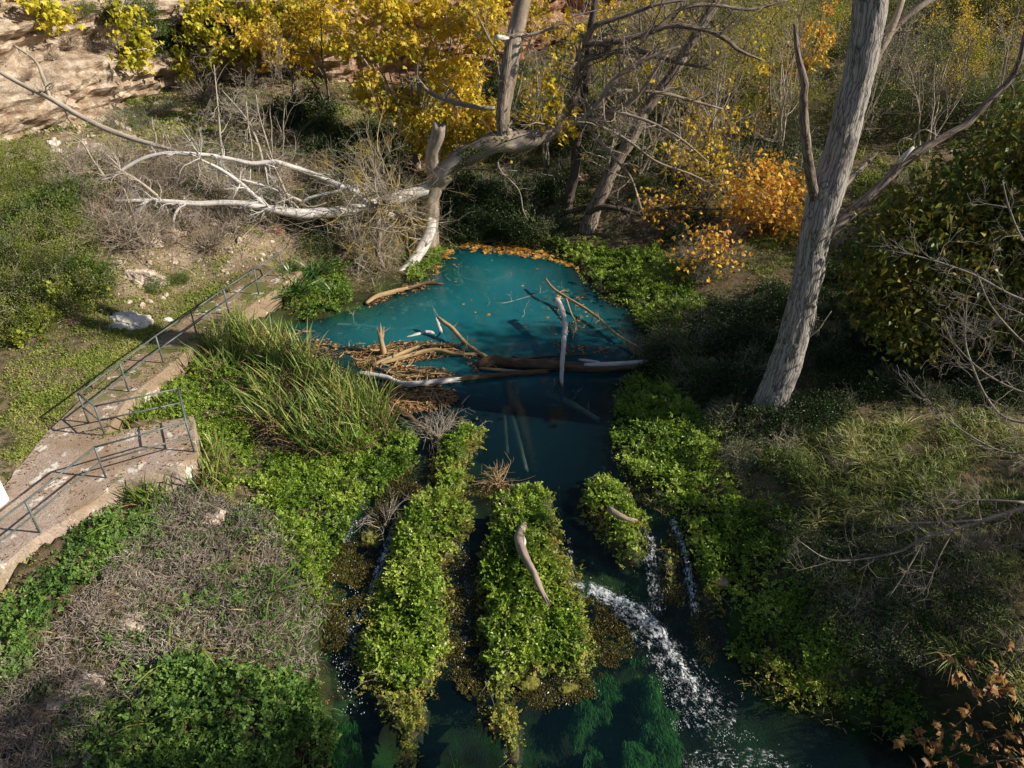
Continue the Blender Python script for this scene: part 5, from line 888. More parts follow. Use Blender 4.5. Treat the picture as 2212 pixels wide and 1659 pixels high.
# ------------------------------------------------------------------ cress islands in the stream
def island(label, pl, hgt_, mat_, dsp=520, L=.165, pairs=4, moundm=None, grp=None):
    P = ragged(wpoly(pl), .2, 1.9); c0 = P.mean(0); z0 = float(lvl(c0[1])); root = thing('cress_island', label, 'plant island', (c0[0], c0[1], z0), grp)
    lo, hi = P.min(0) - .1, P.max(0) + .1; X, Y = np.meshgrid(np.arange(lo[0], hi[0], .09), np.arange(lo[1], hi[1], .09)); d = np.where(inside(X, Y, P), 1, -1) * pdist(X, Y, P)
    top = lambda x, y, d: lvl(y) + hgt_ * (1 - np.exp(-np.maximum(d, 0) / .22)) * (1 + .7 * fb2(x, y, 1.1, 3, 61)) - .03 - np.clip(-d, 0, .2) * 1.5
    Z = top(X, Y, d); ok = (d > -.1).ravel(); idx = -np.ones(X.size, int); idx[ok] = np.arange(ok.sum()); nx = X.shape[1]; I = (np.arange(X.shape[0] - 1)[:, None] * nx + np.arange(nx - 1)[None]).ravel(); Q = idx[np.stack([I, I + 1, I + nx + 1, I + nx], -1)]; Q = Q[(Q >= 0).all(1)]
    g = Geo(); g.add(np.stack([X, Y, Z], -1).reshape(-1, 3)[ok] - [c0[0], c0[1], z0], Q); obj('mound', g.mesh('mound', MT['mud'], True), root)
    n = dens(P, dsp); q = samp(P, n); d = pdist(q[:, 0], q[:, 1], P); kk_ = (d > .10) | (rng.random(n) < .35); q = q[kk_]; d = d[kk_]; n = len(q); b = vn(np.column_stack([q * 4.6, np.zeros(n)]), 88); z = top(q[:, 0], q[:, 1], d) + .10 * rng.random(n) + .15 * np.clip(b + .35, 0, 1)
    g = Geo(); g2 = Geo(); rn = np.clip(.48 + .4 * fb2(q[:, 0], q[:, 1], 1.4, 2, 15) + rng.normal(0, .2, n) + .15 * (d < .15), 0, 1); C_ = np.column_stack([q, z]) - [c0[0], c0[1], z0]; ye = (fb2(q[:, 0], q[:, 1], 1.8, 3, 117) + .5 * (d < .18) + rng.normal(0, .25, n)) > .78; LL = L * rng.uniform(.5, 1.45, n)
    sprigs(g, C_[~ye], LL[~ye], rn[~ye], pairs); obj('foliage', g.mesh('foliage', mat_), root)
    nf = int(n * .22); k_ = rng.integers(0, len(P), nf); f_ = P[k_] + (P[k_] - c0) / np.linalg.norm(P[k_] - c0, axis=1)[:, None] * np.abs(rng.normal(0, .09, nf))[:, None] * (fb2(P[k_, 0], P[k_, 1], 1.7, 2, 133) + .6)[:, None] + rng.normal(0, .05, (nf, 2)); g3 = Geo()
    sprigs(g3, np.column_stack([f_, lvl(f_[:, 1]) + .02 + .07 * rng.random(nf)]) - [c0[0], c0[1], z0], L * rng.uniform(.4, .9, nf), rng.random(nf), 3, .3); tag(obj('floating_fringe', g3.mesh('floating_fringe', MT['cress_yellow']), root), kind='stuff')
    if ye.any(): sprigs(g2, C_[ye], LL[ye] * .85, rn[ye], 3); obj('yellowed_foliage', g2.mesh('yellowed_foliage', MT['cress_yellow']), root)
    ns_ = max(4, int(area(P) * 5)); s_ = samp(P, ns_); g = Geo()
    for w in s_: twig_tree(g, np.array([w[0] - c0[0], w[1] - c0[1], float(lvl(w[1])) - z0 + hgt_ * .7]), rdir(1, .7)[0], rng.uniform(.25, .5), .006, 1, .3, .0, (2, 3), 3, (3, 3, 3, 3, 3))
    tag(obj('dead_stalks', g.mesh('dead_stalks', MT['drystem']), root), kind='stuff'); return root
island('long left cress island between two dark channels', [(905,1075),(960,1062),(1002,1090),(1022,1160),(990,1190),(965,1212),(968,1330),(962,1430),(935,1500),(870,1512),(800,1490),(772,1410),(795,1340),(830,1250),(868,1150)], .28, MT['cress'])
island('wide middle cress island with a crooked log lying on it', [(1110,1066),(1150,1056),(1190,1098),(1212,1200),(1235,1270),(1268,1340),(1288,1430),(1272,1462),(1120,1466),(1108,1502),(1052,1500),(1042,1380),(1038,1250),(1048,1180),(1058,1120)], .28, MT['cress'])
island('short right cress island with a stub of wood', [(1263,1062),(1290,1042),(1318,1038),(1355,1080),(1380,1130),(1380,1215),(1350,1222),(1297,1172),(1270,1112)], .28, MT['cress'])
island('narrow cress clump below the dead twig spray', [(950,1085),(935,1020),(950,975),(965,950),(985,922),(1035,930),(1045,965),(1012,1000),(995,1050),(1000,1085)], .3, MT['cress'])
island('yellowish cress tail below the left island', [(815,1522),(860,1512),(915,1522),(915,1570),(885,1600),(878,1668),(848,1668),(845,1600),(822,1560)], .2, MT['cress_yellow'], 520, .13)
island('thin reddish cress tail below the middle island', [(1078,1530),(1112,1540),(1122,1600),(1140,1668),(1105,1668),(1088,1610),(1058,1560)], .15, MT['cress_yellow'], 480, .13)
island('strip of cress between the two right channels', [(1478,1128),(1510,1150),(1532,1190),(1562,1260),(1558,1312),(1522,1292),(1496,1220)], .35, MT['cress'])
island('tiny cress tuft in the right cascade', [(1420,1180),(1440,1190),(1450,1250),(1445,1290),(1425,1260)], .15, MT['cress_yellow'], 420, .12)
island('small cress tuft above the middle island', [(1060,1090),(1085,1070),(1100,1090),(1090,1130),(1062,1140)], .3, MT['cress'])
# wet brown moss under running water, green weed in the deep
g = Geo()
for pl, d in (([(800,1080),(870,1010),(900,985),(945,1000),(945,1060),(900,1080),(865,1140),(800,1150)], 900), ([(955,1215),(1000,1190),(1040,1250),(1050,1380),(1055,1510),(945,1510),(955,1420)], 900), ([(700,1240),(740,1165),(815,1150),(800,1250),(770,1330),(745,1410),(695,1390)], 900), ([(1225,1270),(1290,1290),(1360,1350),(1365,1420),(1290,1460),(1265,1350)], 900), ([(1385,1110),(1440,1110),(1470,1180),(1480,1300),(1430,1300),(1395,1230)], 600), ([(1000,1030),(1080,1030),(1120,1070),(1060,1100),(1000,1090)], 700), ([(1345,1040),(1420,1090),(1480,1150),(1440,1130),(1380,1080)], 700), ([(1490,1330),(1530,1300),(1560,1400),(1530,1440)], 400), ([(940,1500),(1000,1500),(1050,1520),(1080,1600),(1060,1600),(1010,1540)], 350), ([(1110,1470),(1280,1465),(1290,1500),(1180,1530),(1115,1520)], 700)):
    P = wpoly(pl); n = dens(P, d * 4); q = samp(P, n) + rng.normal(0, .06, (n, 2)); x, y = q.T; n = len(x); k = (fb2(x, y, 2.2, 3, 41) > -.3); q = q[k]; x, y = q.T; n = len(x); z = lvl(y) + .07 * fb2(x, y, 2, 3, 8) - .01 + .05 * rng.random(n); ln = np.column_stack([rng.normal(0, .5, n), -np.ones(n), rng.normal(0, .25, n)]); L = rng.uniform(.025, .06, n)
    leaves(g, np.column_stack([q, z]), ln, rdir(n, 1.4), L, L * .5, rng.random(n))
stuff('wet_moss', g, MT['moss'], 'brown moss in the running water')
g = Geo(); 
for pl, d, sp in (([(1260,1440),(1400,1380),(1460,1480),(1480,1590),(1380,1640),(1260,1600),(1230,1520)], 5200, .5), ([(710,1560),(770,1540),(780,1640),(720,1659)], 3000, .5), ([(700,1340),(745,1330),(740,1450),(705,1460)], 350, .12), ([(1170,1030),(1210,1010),(1215,1060),(1180,1100)], 350, .2), ([(1190,1560),(1300,1580),(1290,1650),(1200,1650)], 200, .5), ([(960,1560),(1060,1580),(1050,1650),(980,1650)], 160, .5)):
    P = wpoly(pl); n = dens(P, d); q = samp(P, n); k = fb2(q[:, 0], q[:, 1], 1.2, 3, 51) > -.3; q = q[k]; n = len(q); zb = hgt(q[:, 0], q[:, 1]); zt = lvl(q[:, 1]) - .10; z = zb + (zt - zb) * rng.uniform(.25, .9, n) * np.clip(.75 + .5 * fb2(q[:, 0], q[:, 1], 1.6, 3, 53), .2, 1)
    blades(g, np.column_stack([q, z]), np.column_stack([rng.normal(.15, .3, n), -np.ones(n), rng.normal(.1, .15, n)]), rng.uniform(.06, .18, n), .018, rng.random(n), .3, 2)
stuff('water_weed', g, MT['weed'], 'bright green weed trailing under water')
for x, y, s, l in [(1139,1478,(.28,.2,.14),'mossy yellow stone at the foot of the middle island, left of two'), (1226,1487,(.22,.13,.10),'mossy yellow stone at the foot of the middle island, right of two'), (806,1163,(.28,.24,.16),'mossy stone beside the left cascade'), (880,1160,(.14,.1,.08),'small dark mossy stone in the left cascade')]:
    p = at(x, y, zpy(y)); tag(rock('mossy_stone', tuple(p), s, MT['mossy'], int(x), None), l, 'stone')

# ------------------------------------------------------------------ reeds and long leaved tufts
def reeds(label, pl, n, L, mat2=.3, grp='tall reeds on the left bank', name='reed_clump', W=.036, bend=(.05, .5)):
    P = gpoly(pl); q = samp(P, n); z = np.maximum(hgt(q[:, 0], q[:, 1]), lvl(q[:, 1])); c = np.column_stack([q, z]); o = c.mean(0); g = Geo(); d = rng.random(n) < mat2; a = ~d
    ll = L * rng.uniform(.55, 1.15, n); dr = rdir(n, 2.4); bb = rng.uniform(*bend, n)
    blades(g, c[a] - o, dr[a], ll[a], W, rng.random(a.sum()), bb[a], 5, m=0); blades(g, c[d] - o, dr[d] + rng.normal(0, .25, (d.sum(), 3)), ll[d] * .8, W * .9, rng.random(d.sum()), bb[d] + .5, 5, m=1)
    return tag(obj(name, g.mesh(name, [MT['reed'], MT['reed_dry']]), None, o), label, 'reeds', grp)
reeds('tall green reeds nearest the railing, at the back left of the reed bed', [(430,760),(500,700),(560,720),(540,800),(450,830)], 420, 1.3)
reeds('tall reeds along the leaf covered inlet of the pool', [(540,730),(600,740),(680,780),(690,850),(600,860),(550,800)], 620, 1.45, .4)
reeds('reeds with many brown broken blades in the middle of the bed', [(540,830),(620,860),(700,900),(690,970),(600,960),(540,910)], 640, 1.35, .6)
reeds('tallest green reeds standing over the white log at the pool', [(690,830),(760,850),(830,890),(850,930),(780,950),(700,930)], 700, 1.6, .3)
reeds('reeds over the cress at the front edge of the bed', [(650,950),(760,950),(800,985),(700,1000),(640,990)], 340, 1.2, .4)
reeds('yellow green reed tuft against the end of the platform', [(400,1010),(480,970),(510,1040),(440,1080)], 230, 1.0, .35)
reeds('reed tuft hanging over the dark gap under the platform', [(265,1060),(330,1050),(380,1060),(340,1100),(290,1100)], 200, .95, .15)
reeds('thin grass blades inside the railing corner', [(235,915),(330,860),(360,880),(280,930)], 160, .6, .1)
def tuft(label, x, y, n, L, mat_='reed', W=.035, name='sedge_tuft', grp='sedge tufts', up=.9, bend=(.4, 1.0)):
    o = G(x, y); g = Geo(); c = rng.normal(0, .05, (n, 3)) * [1, 1, 0]; blades(g, c, rdir(n, up), L * rng.uniform(.6, 1.15, n), W, rng.random(n), rng.uniform(*bend, n), 5); return tag(obj(name, g.mesh(name, MT[mat_]), None, o), label, 'sedge', grp)
for x, y, n, L, l in [(262,1130,12,1.0,'long bladed sedge tuft beside the concrete shoulder'),(470,1235,10,.9,'yellow sedge blades on the grey dead stalks, upper left'),(510,1215,8,.8,'yellow sedge blades on the grey dead stalks, upper right'),(585,1285,18,.9,'sedge tuft near the steep edge over the water'),(545,1330,8,.8,'sparse sedge blades in the middle of the dead stalks'),(375,1430,22,.9,'sedge tuft at the top of the fern bed'),(345,1475,16,.8,'sedge tuft at the left of the fern bed'),(320,1570,30,.9,'green sedge tuft in the shaded lower fern bed'),(690,1310,10,.6,'sedge tuft overhanging the left channel'),(430,1400,14,.8,'sedge blades at the edge of the shade'),(330,1085,12,.7,'sedge blades under the platform')]: tuft(l, x, y, n, L)
for x, y, n, L, l in [(645,640,90,1.3,'broad bladed iris clump at the left end of the pool'),(680,600,80,1.3,'broad bladed iris clump behind the one at the pool end'),(630,600,60,1.1,'iris clump beside the far end of the railing'),(720,640,40,.9,'small iris clump among the dead twigs')]: tuft(l, x, y, n, L, 'iris', .06, 'iris_clump', 'iris clumps at the left end of the pool', 1.2, (.3, .9))
for x, y, n, L, l in [(1480,770,60,1.2,'arching pale sedge in the shade right of the big log'),(1540,720,40,1.1,'arching sedge behind the shaded brambles'),(1870,1010,160,.75,'tan grass tussock on the sunny right bank'),(1830,990,120,.7,'tan and green tussock left of the big one'),(1950,930,120,.8,'pale tussock beside the start of the trail'),(1900,1110,120,.6,'low tussock at the lower part of the sunny bank'),(1800,1090,120,.6,'green tussock above the brambles'),(1520,570,90,.7,'brown drooping tussock on the bank over the cress'),(1560,560,90,.7,'brown tussock right of the drooping one'),(2020,1240,110,.6,'green tussock beside the trail'),(2080,1180,110,.6,'tussock under the dead branch'),(2060,1420,110,.6,'yellow green tussock near the maple leaves'),(1980,1340,90,.5,'tussock among the small brambles'),(1770,1150,90,.55,'tussock left of the dead branch')]: tuft(l, x, y, n, L, 'grass', .018, 'grass_tussock', 'grass tussocks on the right bank', 1.1, (.4, 1.0))

# ------------------------------------------------------------------ wood and litter in the pool
def zl(pix):                                # (px, py, height, width) -> points and radii
    p = [at(a[0], a[1], a[2]) for a in pix]; return np.array(p), np.array([rad(a[3], q) for a, q in zip(pix, p)])
def log(label, pix, mat_, sides=16, tw=0, name='log', cat='log', ridge=.008, rough=.15, broken=.12, sub=None, twl=.5):
    p, r = zl(pix); o = p.mean(0); g = Geo(); tube(g, p - o, r, sides, .08, rough, ridge, 14, int(pix[0][0]), broken=broken)
    if tw: side_twigs(g, p - o, r, tw, twl, 1, .1)
    if sub is None: return tag(obj(name, g.mesh(name, mat_, True), None, o), label, cat)
    root = thing(name, label, cat, o); obj('stem', g.mesh('stem', mat_, True), root)
    for nm, px2, m2 in sub: p2, r2 = zl(px2); g = Geo(); tube(g, p2 - o, r2, 10, .08, .15, .005, 14, int(px2[0][0]), broken=.08); obj(nm, g.mesh(nm, m2, True), root)
    return root
log('long bleached white log lying across the debris, its right half wet and brown', [(775,806,.12,11),(800,809,.12,11),(834,815,.12,11),(869,829,.12,12),(908,828,.12,12),(950,824,.1,12),(985,821,.07,11)], MT['whitewood'], sub=[('wet_end', [(980,821,.07,11),(1020,817,.06,12),(1069,812,.05,12),(1121,807,.05,13),(1180,803,.04,12)], MT['wetwood'])])
log('big dark waterlogged trunk floating across the pool', [(1030,790,.05,12),(1045,786,.08,22),(1069,779,.12,24),(1121,786,.12,23),(1209,791,.10,22),(1279,794,.1,20),(1340,791,.12,20),(1405,786,.15,18)], MT['wetwood'], 22, ridge=.025, sub=[('bare_side', [(1262,788,.26,5),(1300,787,.25,10),(1350,785,.25,10),(1400,781,.26,8)], MT['whitewood']), ('bare_side', [(1250,777,.2,4),(1265,779,.22,7),(1290,782,.24,5)], MT['whitewood']), ('splinter', [(1035,795,.05,5),(1080,800,.05,7),(1140,803,.06,6),(1180,800,.06,4)], MT['tanwood'])])
log('white upright branch leaning over the big dark trunk', [(1200,645,1.0,8),(1204,650,.98,12),(1213,668,.9,11),(1220,700,.72,11),(1218,742,.5,11),(1215,775,.36,10),(1214,798,.3,9),(1213,826,.06,8)], MT['whitewood'], 16, sub=[('sunken_end', [(1213,824,.07,8),(1213,845,-.1,8),(1214,880,-.4,8)], MT['wetwood']), ('broken_tip', [(1196,649,1.0,6),(1202,646,1.0,9),(1208,644,1.0,6)], MT['tanwood'])])
log('slender brown branch slanting from the water to the right shore', [(1178,602,.5,4),(1195,623,.45,5),(1223,642,.38,6),(1265,667,.3,6),(1297,691,.25,6),(1331,722,.2,5),(1377,749,.2,4)], MT['tanwood'], 8, 12, 'branch', 'branch', .003, sub=[('side_twig', [(1222,641,.38,4),(1233,675,.25,3.5),(1244,702,.15,3),(1237,732,.05,2)], MT['tanwood'])])
log('tan stick lying on the debris behind the white log, left part', [(805,790,.15,5),(814,784,.16,7),(859,767,.16,8),(885,756,.15,8),(901,749,.13,6)], MT['tanwood'])
log('tan log sloping along the back of the debris', [(820,785,.12,9),(870,772,.14,10),(887,767,.14,9),(936,756,.14,9),(978,763,.13,8),(1022,765,.1,6)], MT['tanwood'], 12, 4)
log('thin dark stick lying along the back of the debris', [(915,747,.15,4),(950,745,.18,4),(971,744,.18,4),(1000,742,.18,4),(1022,735,.2,3)], MT['wetwood'], 8, 5, 'stick', 'stick', .002)
log('short broken branch standing slanted out of the pool', [(946,686,.55,6),(958,696,.5,9),(978,711,.4,9),(1003,739,.22,9),(1025,756,.14,9),(1048,770,.06,8)], MT['tanwood'], 12, 4)
log('broken upright stump sticking out of the debris', [(829,772,-.1,13),(827,755,.2,13),(824,738,.45,12),(821,722,.7,11)], MT['tanwood'], 14, 2, 'stump', 'stump', broken=.25)
log('brown half sunken log slanting below the debris', [(836,870,.1,12),(855,882,.06,14),(877,896,.02,14),(915,928,-.03,14),(940,958,-.08,12)], MT['wetwood'], 14, 4)
log('thin dark branch slanting in front of the debris', [(945,866,.12,4),(975,892,.1,4),(1010,920,.1,4)], MT['wetwood'], 8, 4, 'branch', 'branch', .002)
log('dark stick floating just behind the big dark trunk', [(1107,770,.1,5),(1125,775,.1,6),(1160,772,.1,5),(1220,768,.1,5),(1270,767,.1,4)], MT['wetwood'], 8, 2, 'stick', 'stick', .003)
log('pale branch lying under the surface in the middle of the pool', [(1060,650,-.03,2),(1085,656,-.03,4),(1130,645,-.03,4),(1182,629,-.03,3)], MT['twig'], 8, 4, 'sunken_or_reflected_branch', 'branch', .002)
log('pale thin branch sunk upright below the other sunken branch', [(1124,648,-.03,3),(1134,680,-.03,3),(1140,710,-.03,2)], MT['twig'], 6, 2, 'sunken_or_reflected_branch', 'branch', .001)
log('faint curved branch sunk at the left of the pool', [(860,740,-.12,10),(900,725,-.06,12),(930,720,-.06,12),(950,740,-.12,10)], MT['whitewood'], 10, 0, 'sunken_or_reflected_branch', 'branch', .002)
log('faint straight branch sunk beside the curved one', [(935,670,-.1,8),(950,710,-.06,10),(962,740,-.1,8)], MT['whitewood'], 10, 0, 'sunken_or_reflected_branch', 'branch', .002)
log('pale stem imitating a tree reflection in the near pool, longer of two', [(1098,880,-.12,11),(1108,910,-.1,13),(1122,960,-.1,12),(1135,1010,-.1,10)], MT['twig'], 12, 0, 'sunken_or_reflected_branch', 'branch', .004)  # modelled reflection: the broken tree's upright stem mirrored in the water
log('pale stem imitating a tree reflection in the near pool, thinner of two', [(1086,880,-.1,8),(1090,910,-.1,9),(1095,975,-.12,8)], MT['twig'], 10, 0, 'sunken_or_reflected_branch', 'branch', .004)  # second line of that reflection, also built as a pale solid stem
log('pale log resting at the edge under the white hanging limb', [(790,655,.1,6),(815,640,.14,10),(850,630,.16,11),(880,622,.15,6)], MT['tanwood'], 12, 3)
log('tan flat log along the shore right of the hanging limb', [(840,628,.1,6),(880,622,.12,9),(920,612,.1,8),(950,613,.05,4)], MT['wetwood'], 10, 2)
log('crooked weathered log lying on the middle cress island', [(1133,1130,-.02,20),(1126,1148,.12,24),(1121,1163,.16,22),(1126,1185,.16,20),(1140,1215,.1,16),(1152,1235,.02,15),(1158,1250,-.04,14),(1166,1270,-.12,12),(1177,1290,-.16,10)], MT['logbark'], 20, sub=[('bare_patch', [(1130,1160,.2,8),(1132,1170,.21,9),(1131,1180,.2,6)], MT['whitewood'])])
log('short dark log lying on the right cress island', [(1314,1098,.48,13),(1325,1106,.46,13),(1340,1114,.44,12),(1355,1121,.42,9),(1368,1123,.4,4)], MT['logbark'], 14)
log('weathered stick on the left bank below the dry slope', [(530,696,.14,4),(575,694,.14,6),(600,698,.12,4)], MT['tanwood'], 8)
def spray(name, label, px, py, z, n, L, mat_, d=(0, 0, 1), r=.014, sp=.45, depth=2, cat='dead plant'):
    o = at(px, py, z); g = Geo()
    for k in range(n): twig_tree(g, rng.normal(0, .08, 3) * [1, 1, 0], np.array(d) + rng.normal(0, sp, 3), L * rng.uniform(.6, 1.1), r, depth, .18, .03, (2, 4), 5)
    return tag(obj(name, g.mesh(name, mat_, True), None, o), label, cat)
spray('dead_shrub', 'spray of bare pale stems standing above the narrow cress clump', 948, 950, .02, 22, .95, MT['twig'], (-.1, 0, 1.2))
spray('brushwood', 'small pile of broken tan sticks stranded above the middle island', 1075, 1045, .05, 34, .7, MT['tanwood'], (.2, -.1, .5), .018, .7, 1, 'brushwood')
spray('brushwood', 'tan twigs caught at the head of the left cascade', 830, 1135, -.12, 14, .7, MT['twig'], (0, 0, .25), .012, .7, 2, 'brushwood')
spray('dead_shrub', 'bare twig spray in the shaded right shore of the pool', 1370, 760, .15, 10, .5, MT['tanwood'], (-.3, 0, .5))
g = Geo(); P = wpoly([(960,570),(1100,560),(1230,600),(1340,680),(1370,750),(1200,760),(1000,760),(800,740),(700,720),(850,650)]); q = samp(P, 420); n = len(q); q = q[fb2(q[:, 0], q[:, 1], .8, 3, 201) > -.1]; n = len(q); lobed(g, np.column_stack([q, -.06 - .45 * rng.random(n)]), rdir(n) * [1, 1, .3], rdir(n, 2), .2 * rng.uniform(.6, 1.3, n), rng.random(n), curl=.2); stuff('sunken_leaves', g, MT['litter'], 'dead leaves drifting under the pool surface')
for lab, pix in (('dim long limb sunk near the left end of the pool', [(700,700,-.35,9),(780,705,-.25,9),(860,712,-.2,7),(900,705,-.2,4)]), ('dim crooked limb sunk near the back of the pool', [(990,600,-.4,8),(1040,610,-.3,8),(1090,600,-.25,6),(1130,612,-.25,3)]), ('dim limb sunk behind the white upright branch', [(1110,720,-.3,9),(1170,700,-.25,9),(1250,715,-.3,8),(1330,705,-.4,5)]), ('dim trunk sunk in the dark water in front of the big log', [(1180,850,-.3,14),(1230,870,-.3,14),(1290,905,-.35,10)])): log(lab, pix, MT['twig'], 10, 5, 'sunken_or_reflected_branch', 'branch', .003)
# floating rafts of bark and leaves
g = Geo()
def raft(g, pl, d, L, flat=1.6, hh=.06, lo=False):
    P = wpoly(pl); n = dens(P, d); q = samp(P, n); k = fb2(q[:, 0], q[:, 1], 1.4, 3, 71) > -.35; q = q[k]; n = len(q); z = lvl(q[:, 1]) + .012 + hh * rng.random(n) ** 2; l = L * rng.uniform(.5, 1.5, n); c = np.column_stack([q, z])
    (lobed(g, c, rdir(n) * [1, 1, .1], rdir(n, flat * 2), l, rng.random(n), curl=.12) if lo else leaves(g, c, rdir(n) * [1, .7, .15], rdir(n, flat), l, l * rng.uniform(.2, .6, n), rng.random(n), .2))
for pl, d in (([(760,755),(850,740),(930,740),(1000,755),(960,775),(880,785),(800,800),(770,790)], 420), ([(780,790),(860,790),(960,800),(985,818),(900,830),(800,815)], 420), ([(820,835),(920,832),(980,845),(990,868),(930,890),(860,890),(835,870)], 520), ([(520,700),(600,690),(640,700),(620,730),(600,750),(640,770),(700,790),(640,790),(560,750),(530,720)], 280), ([(640,730),(700,735),(760,755),(740,775),(680,770)], 140), ([(860,622),(930,605),(950,612),(900,632),(800,662),(790,655)], 200), ([(1200,735),(1260,745),(1330,755),(1300,770),(1210,765)], 120), ([(1000,770),(1060,770),(1080,800),(1020,805)], 90), ([(1200,665),(1250,680),(1270,700),(1240,740),(1225,720)], 80)): raft(g, pl, int(d * 1.25), .12)
stuff('bark_debris', g, MT['litter'], 'rafts of floating bark and dead leaves')
for k, (px, py, n) in enumerate([(870,800,16),(920,815,14),(840,790,12),(930,860,16),(880,855,12),(800,770,10),(960,755,8),(700,755,10),(600,720,12)]):
    g = Geo() if k == 0 else g
    for _ in range(n):
        p = at(px + rng.normal(0, 32), py + rng.normal(0, 9), .05 + .06 * rng.random()); a = rng.uniform(-.5, .5) + (rng.random() < .3) * 1.5; L = rng.uniform(.2, .7); e = np.array([math.cos(a), math.sin(a), rng.normal(0, .12)]) * L; tube(g, [p - e / 2, p + rng.normal(0, .03, 3), p + e / 2], [.02, .022, .008], 5, .15, .3, rnd=rng.random())
stuff('stick_debris', g, MT['tanwood'], 'small broken sticks among the floating bark')
g = Geo()
for pl, d in (([(985,535),(1010,520),(1080,520),(1180,535),(1250,560),(1290,600),(1240,580),(1190,562),(1110,552),(1060,548)], 70), ([(1260,570),(1330,600),(1420,640),(1480,680),(1420,690),(1330,650),(1290,620)], 26), ([(925,548),(985,530),(980,560),(930,600),(905,610)], 20)): raft(g, pl, d, .2, 1.2, .04, True)
P = wpoly([(985,560),(1100,560),(1230,600),(1300,680),(1280,740),(1100,720),(960,640)]); q = samp(P, 26); n = len(q); lobed(g, np.column_stack([q, np.full(n, .012)]), rdir(n) * [1, 1, .05], rdir(n, 4), .13 * rng.uniform(.6, 1.2, n), rng.random(n), curl=.1)
stuff('floating_leaves', g, MT['floatleaf'], 'orange leaves floating at the back of the pool')

# ------------------------------------------------------------------ white rocks and stones of the left slope
for x, y, s, l in [(275,692,(.62,.42,.24),'big white limestone rock beside the path'),(252,704,(.3,.22,.14),'smaller white stone touching the big white rock'),(360,690,(.16,.12,.08),'small white stone in the grass by the path'),(115,312,(.32,.24,.2),'white stone on the slope below the long pale branch, upper'),(120,328,(.3,.22,.14),'white stone on the slope below the long pale branch, lower'),(208,315,(.2,.16,.12),'white stone right of the pair on the upper slope'),(335,492,(.5,.4,.35),'pale rock outcrop in the dry bank, upper'),(350,505,(.6,.4,.3),'pale rock outcrop in the dry bank, middle'),(318,520,(.5,.4,.3),'pale rock outcrop in the dry bank, left'),(300,600,(.6,.4,.35),'pale crumbling rock at the foot of the dry bank'),(332,615,(.4,.3,.3),'pale crumbling rock right of the one at the bank foot'),(470,1075 ,(.16,.13,.1),'white stone among the dead stalks'),(466,1120,(.3,.26,.2),'pale stone at the top of the dead stalks'),(290,1340,(.36,.28,.10),'flat bare rock in the middle of the dead stalks'),(180,1480,(.38,.3,.10),'flat bare rock at the lower left'),(130,1510,(.32,.26,.10),'bare rock left of the flat one at the lower left'),(590,495,(.45,.35,.35),'pinkish boulder in the bank above the far path'),(455,247,(.18,.14,.1),'white pebble stone on the grassy shelf'),(480,262,(.14,.12,.1),'second white pebble stone on the grassy shelf'),(1255,392,(.4,.35,.4),'brown boulder behind the thin leaning trunk'),(150,690,(.5,.3,.22),'reddish rock under the fig shrubs'),(1560,1262,(.3,.14,.25),'brown bank stone at the end of the cress strip')]:
    p = G(x, y); tag(rock('rock', tuple(p - [0, 0, s[2] * .15]), s, MT['white_rock'] if 'white' in l else MT['pale_rock'] if 'pale' in l or 'flat' in l else MT['cliff'], int(x + y)), l, 'rock')

# ------------------------------------------------------------------ bare twigs and brown maple leaves reaching in from the right
tw = thing('bare_tree', 'bare thin branched tree reaching in from the right edge over the dark bank', 'tree')
for pix, n, L in (([(2260,660,12.5,9),(2212,648,12.6,8),(2170,630,12.7,7),(2113,598,12.9,6),(2061,577,13,5),(1980,553,13.2,4),(1907,539,13.4,2)], 14, .9), ([(2260,920,11.5,9),(2173,903,11.8,8),(2130,857,12,7),(2100,790,12.2,6),(2085,735,12.4,5),(2089,640,12.7,3)], 16, .9), ([(2260,860,11.4,8),(2190,840,11.6,6),(2120,800,11.9,5),(2060,740,12.2,3),(2040,690,12.4,2)], 14, .9), ([(2260,700,12,6),(2212,680,12.1,6),(2160,690,12.2,5),(2090,700,12.5,3),(2020,740,12.7,2)], 12, .8), ([(2260,960,11,7),(2190,980,11.2,6),(2110,950,11.5,5),(2030,890,11.8,3),(1950,800,12.2,2)], 16, .9), ([(2270,560,12.8,7),(2212,520,13,6),(2180,450,13.2,5),(2165,390,13.4,3)], 10, .8), ([(2260,780,11.6,8),(2200,730,11.8,6),(2140,660,12,5),(2110,590,12.3,3)], 12, .9)):
    branch(tw, 'branch', [(a_, b_, c_, w_ * .75) for a_, b_, c_, w_ in pix], MT['greytwig'], 8, n, L, 2, .001, up=.06, spread=.7, t0=.05)
p_, r_ = limb([(2260,660,12.5,9),(2300,800,12,14),(2330,950,11.6,20),(2360,1200,11.4,26)]); b_ = p_[-1].copy(); g = Geo(); p_ = np.vstack([p_, [[b_[0] + .1, b_[1], float(hgt(b_[0], b_[1])) - .2]]]); tube(g, p_, list(r_) + [.16], 10, .15, .1, .004); part('trunk', g, MT['brownbark'], tw)
dbr = thing('dead_branch', 'grey dead branch with many twigs reaching in from the right edge, lower', 'branch')
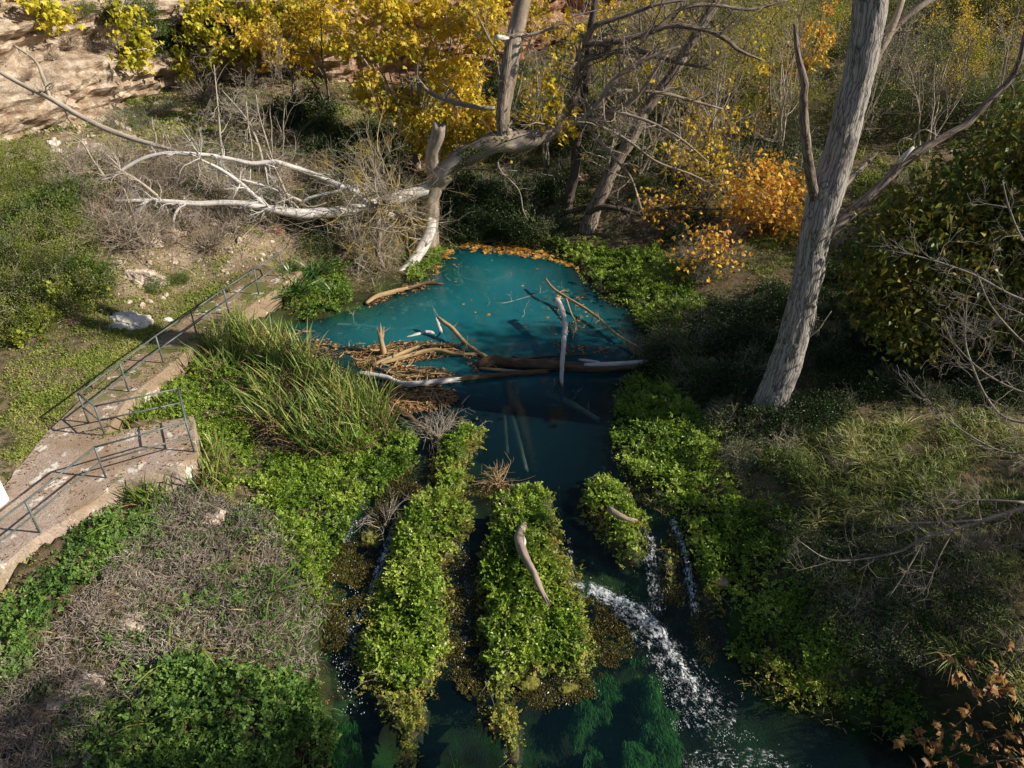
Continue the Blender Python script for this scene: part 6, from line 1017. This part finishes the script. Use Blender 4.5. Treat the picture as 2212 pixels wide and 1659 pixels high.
for pix, n, L in (([(2280,1060,11,17),(2212,1095,11,14),(2120,1125,11,12),(2045,1147,11,10),(1990,1165,11,8),(1930,1195,11,6),(1800,1210,11.1,4),(1720,1165,11.3,2)], 22, .9), ([(2120,1122,11,8),(2050,1128,11.1,6),(1960,1130,11.3,4),(1890,1140,11.4,2)], 12, .7), ([(2060,1145,11,6),(2030,1200,10.7,4),(2000,1270,10.4,3),(1960,1300,10.3,2)], 10, .7), ([(2000,1160,11,6),(1960,1230,10.6,4),(1920,1290,10.3,2)], 10, .7), ([(2212,1085,11,8),(2130,1080,11.2,5),(2040,1080,11.4,3),(1960,1060,11.7,2)], 10, .7)):
    branch(dbr, 'branch', [(a_, b_, c_, w_ * .75) for a_, b_, c_, w_ in pix], MT['greytwig'], 8, n, L, 2, .002, up=.02, spread=.75, t0=.08)
mb = thing('maple_branch', 'brown maple leaves on thin twigs in the bottom right corner', 'branch')
LM = []
for k in range(4):
    g = Geo(); lobed(g, np.zeros((1, 3)), np.array([[0, 1., 0]]), np.array([[0, 0, 1.]]), 1.0, np.array([.15 + .25 * k]), curl=.35); LM.append(g.mesh('leaf', MT['maple']))
for pix, n in (([(2260,1380,7.2,5),(2200,1420,7.1,4),(2130,1500,7,3),(2060,1570,6.9,2.4),(1990,1600,6.8,1.6),(1930,1590,6.8,1)], 30), ([(2280,1560,6.6,5),(2200,1580,6.6,4),(2130,1600,6.6,3),(2040,1640,6.5,2),(1990,1660,6.4,1.4)], 34), ([(2260,1480,7,4),(2190,1500,7,3),(2130,1470,7.1,2),(2060,1430,7.2,1.4)], 22), ([(2260,1640,6.4,4),(2180,1640,6.4,3),(2100,1660,6.3,2)], 22)):
    bo, p, r = branch(mb, 'twig', pix, MT['darkbark'], 6, 8, .3, 1, .0, spread=.7); P_, _ = spline(p, r, .06)
    for _ in range(n):
        c = P_[rng.integers(0, len(P_))] + rng.normal(0, .12, 3); o = obj('leaf', LM[rng.integers(0, 4)], mb, c); s = rng.uniform(.10, .19); o.scale = (s, s, s)
        zax = Vector(unit(rng.normal(0, .6, 3) + [.25, -.35, .8])); o.rotation_euler = (zax.to_track_quat('Z', 'Y').to_matrix() @ __import__('mathutils').Matrix.Rotation(rng.uniform(0, 6.28), 3, 'Z')).to_euler()

# crumbling rubble of the dry bank
g = Geo(); rv, rt = _ico(1)
for pl, n, a in (([(230,560),(420,470),(600,460),(620,540),(520,600),(400,640),(290,690),(240,640)], 170, .11), ([(60,270),(330,215),(420,195),(440,240),(200,330),(60,350)], 160, .16), ([(280,290),(420,240),(520,250),(400,320)], 70, .09), ([(60,320),(220,300),(240,380),(100,400)], 60, .1)):
    q = samp(gpoly(pl), n); s = a * (.25 + rng.random(n) ** 3); V = rv[None] * s[:, None, None] * rng.uniform(.6, 1.3, (n, 1, 3)) * (1 + rng.normal(0, .12, (n, len(rv), 1))); V = V + np.column_stack([q, hgt(q[:, 0], q[:, 1])])[:, None]
    g.add(V.reshape(-1, 3), None, (np.arange(n)[:, None, None] * len(rv) + rt[None]).reshape(-1, 3))
stuff('rubble', g, MT['pale_rock'], 'crumbling pale rubble of the dry bank')
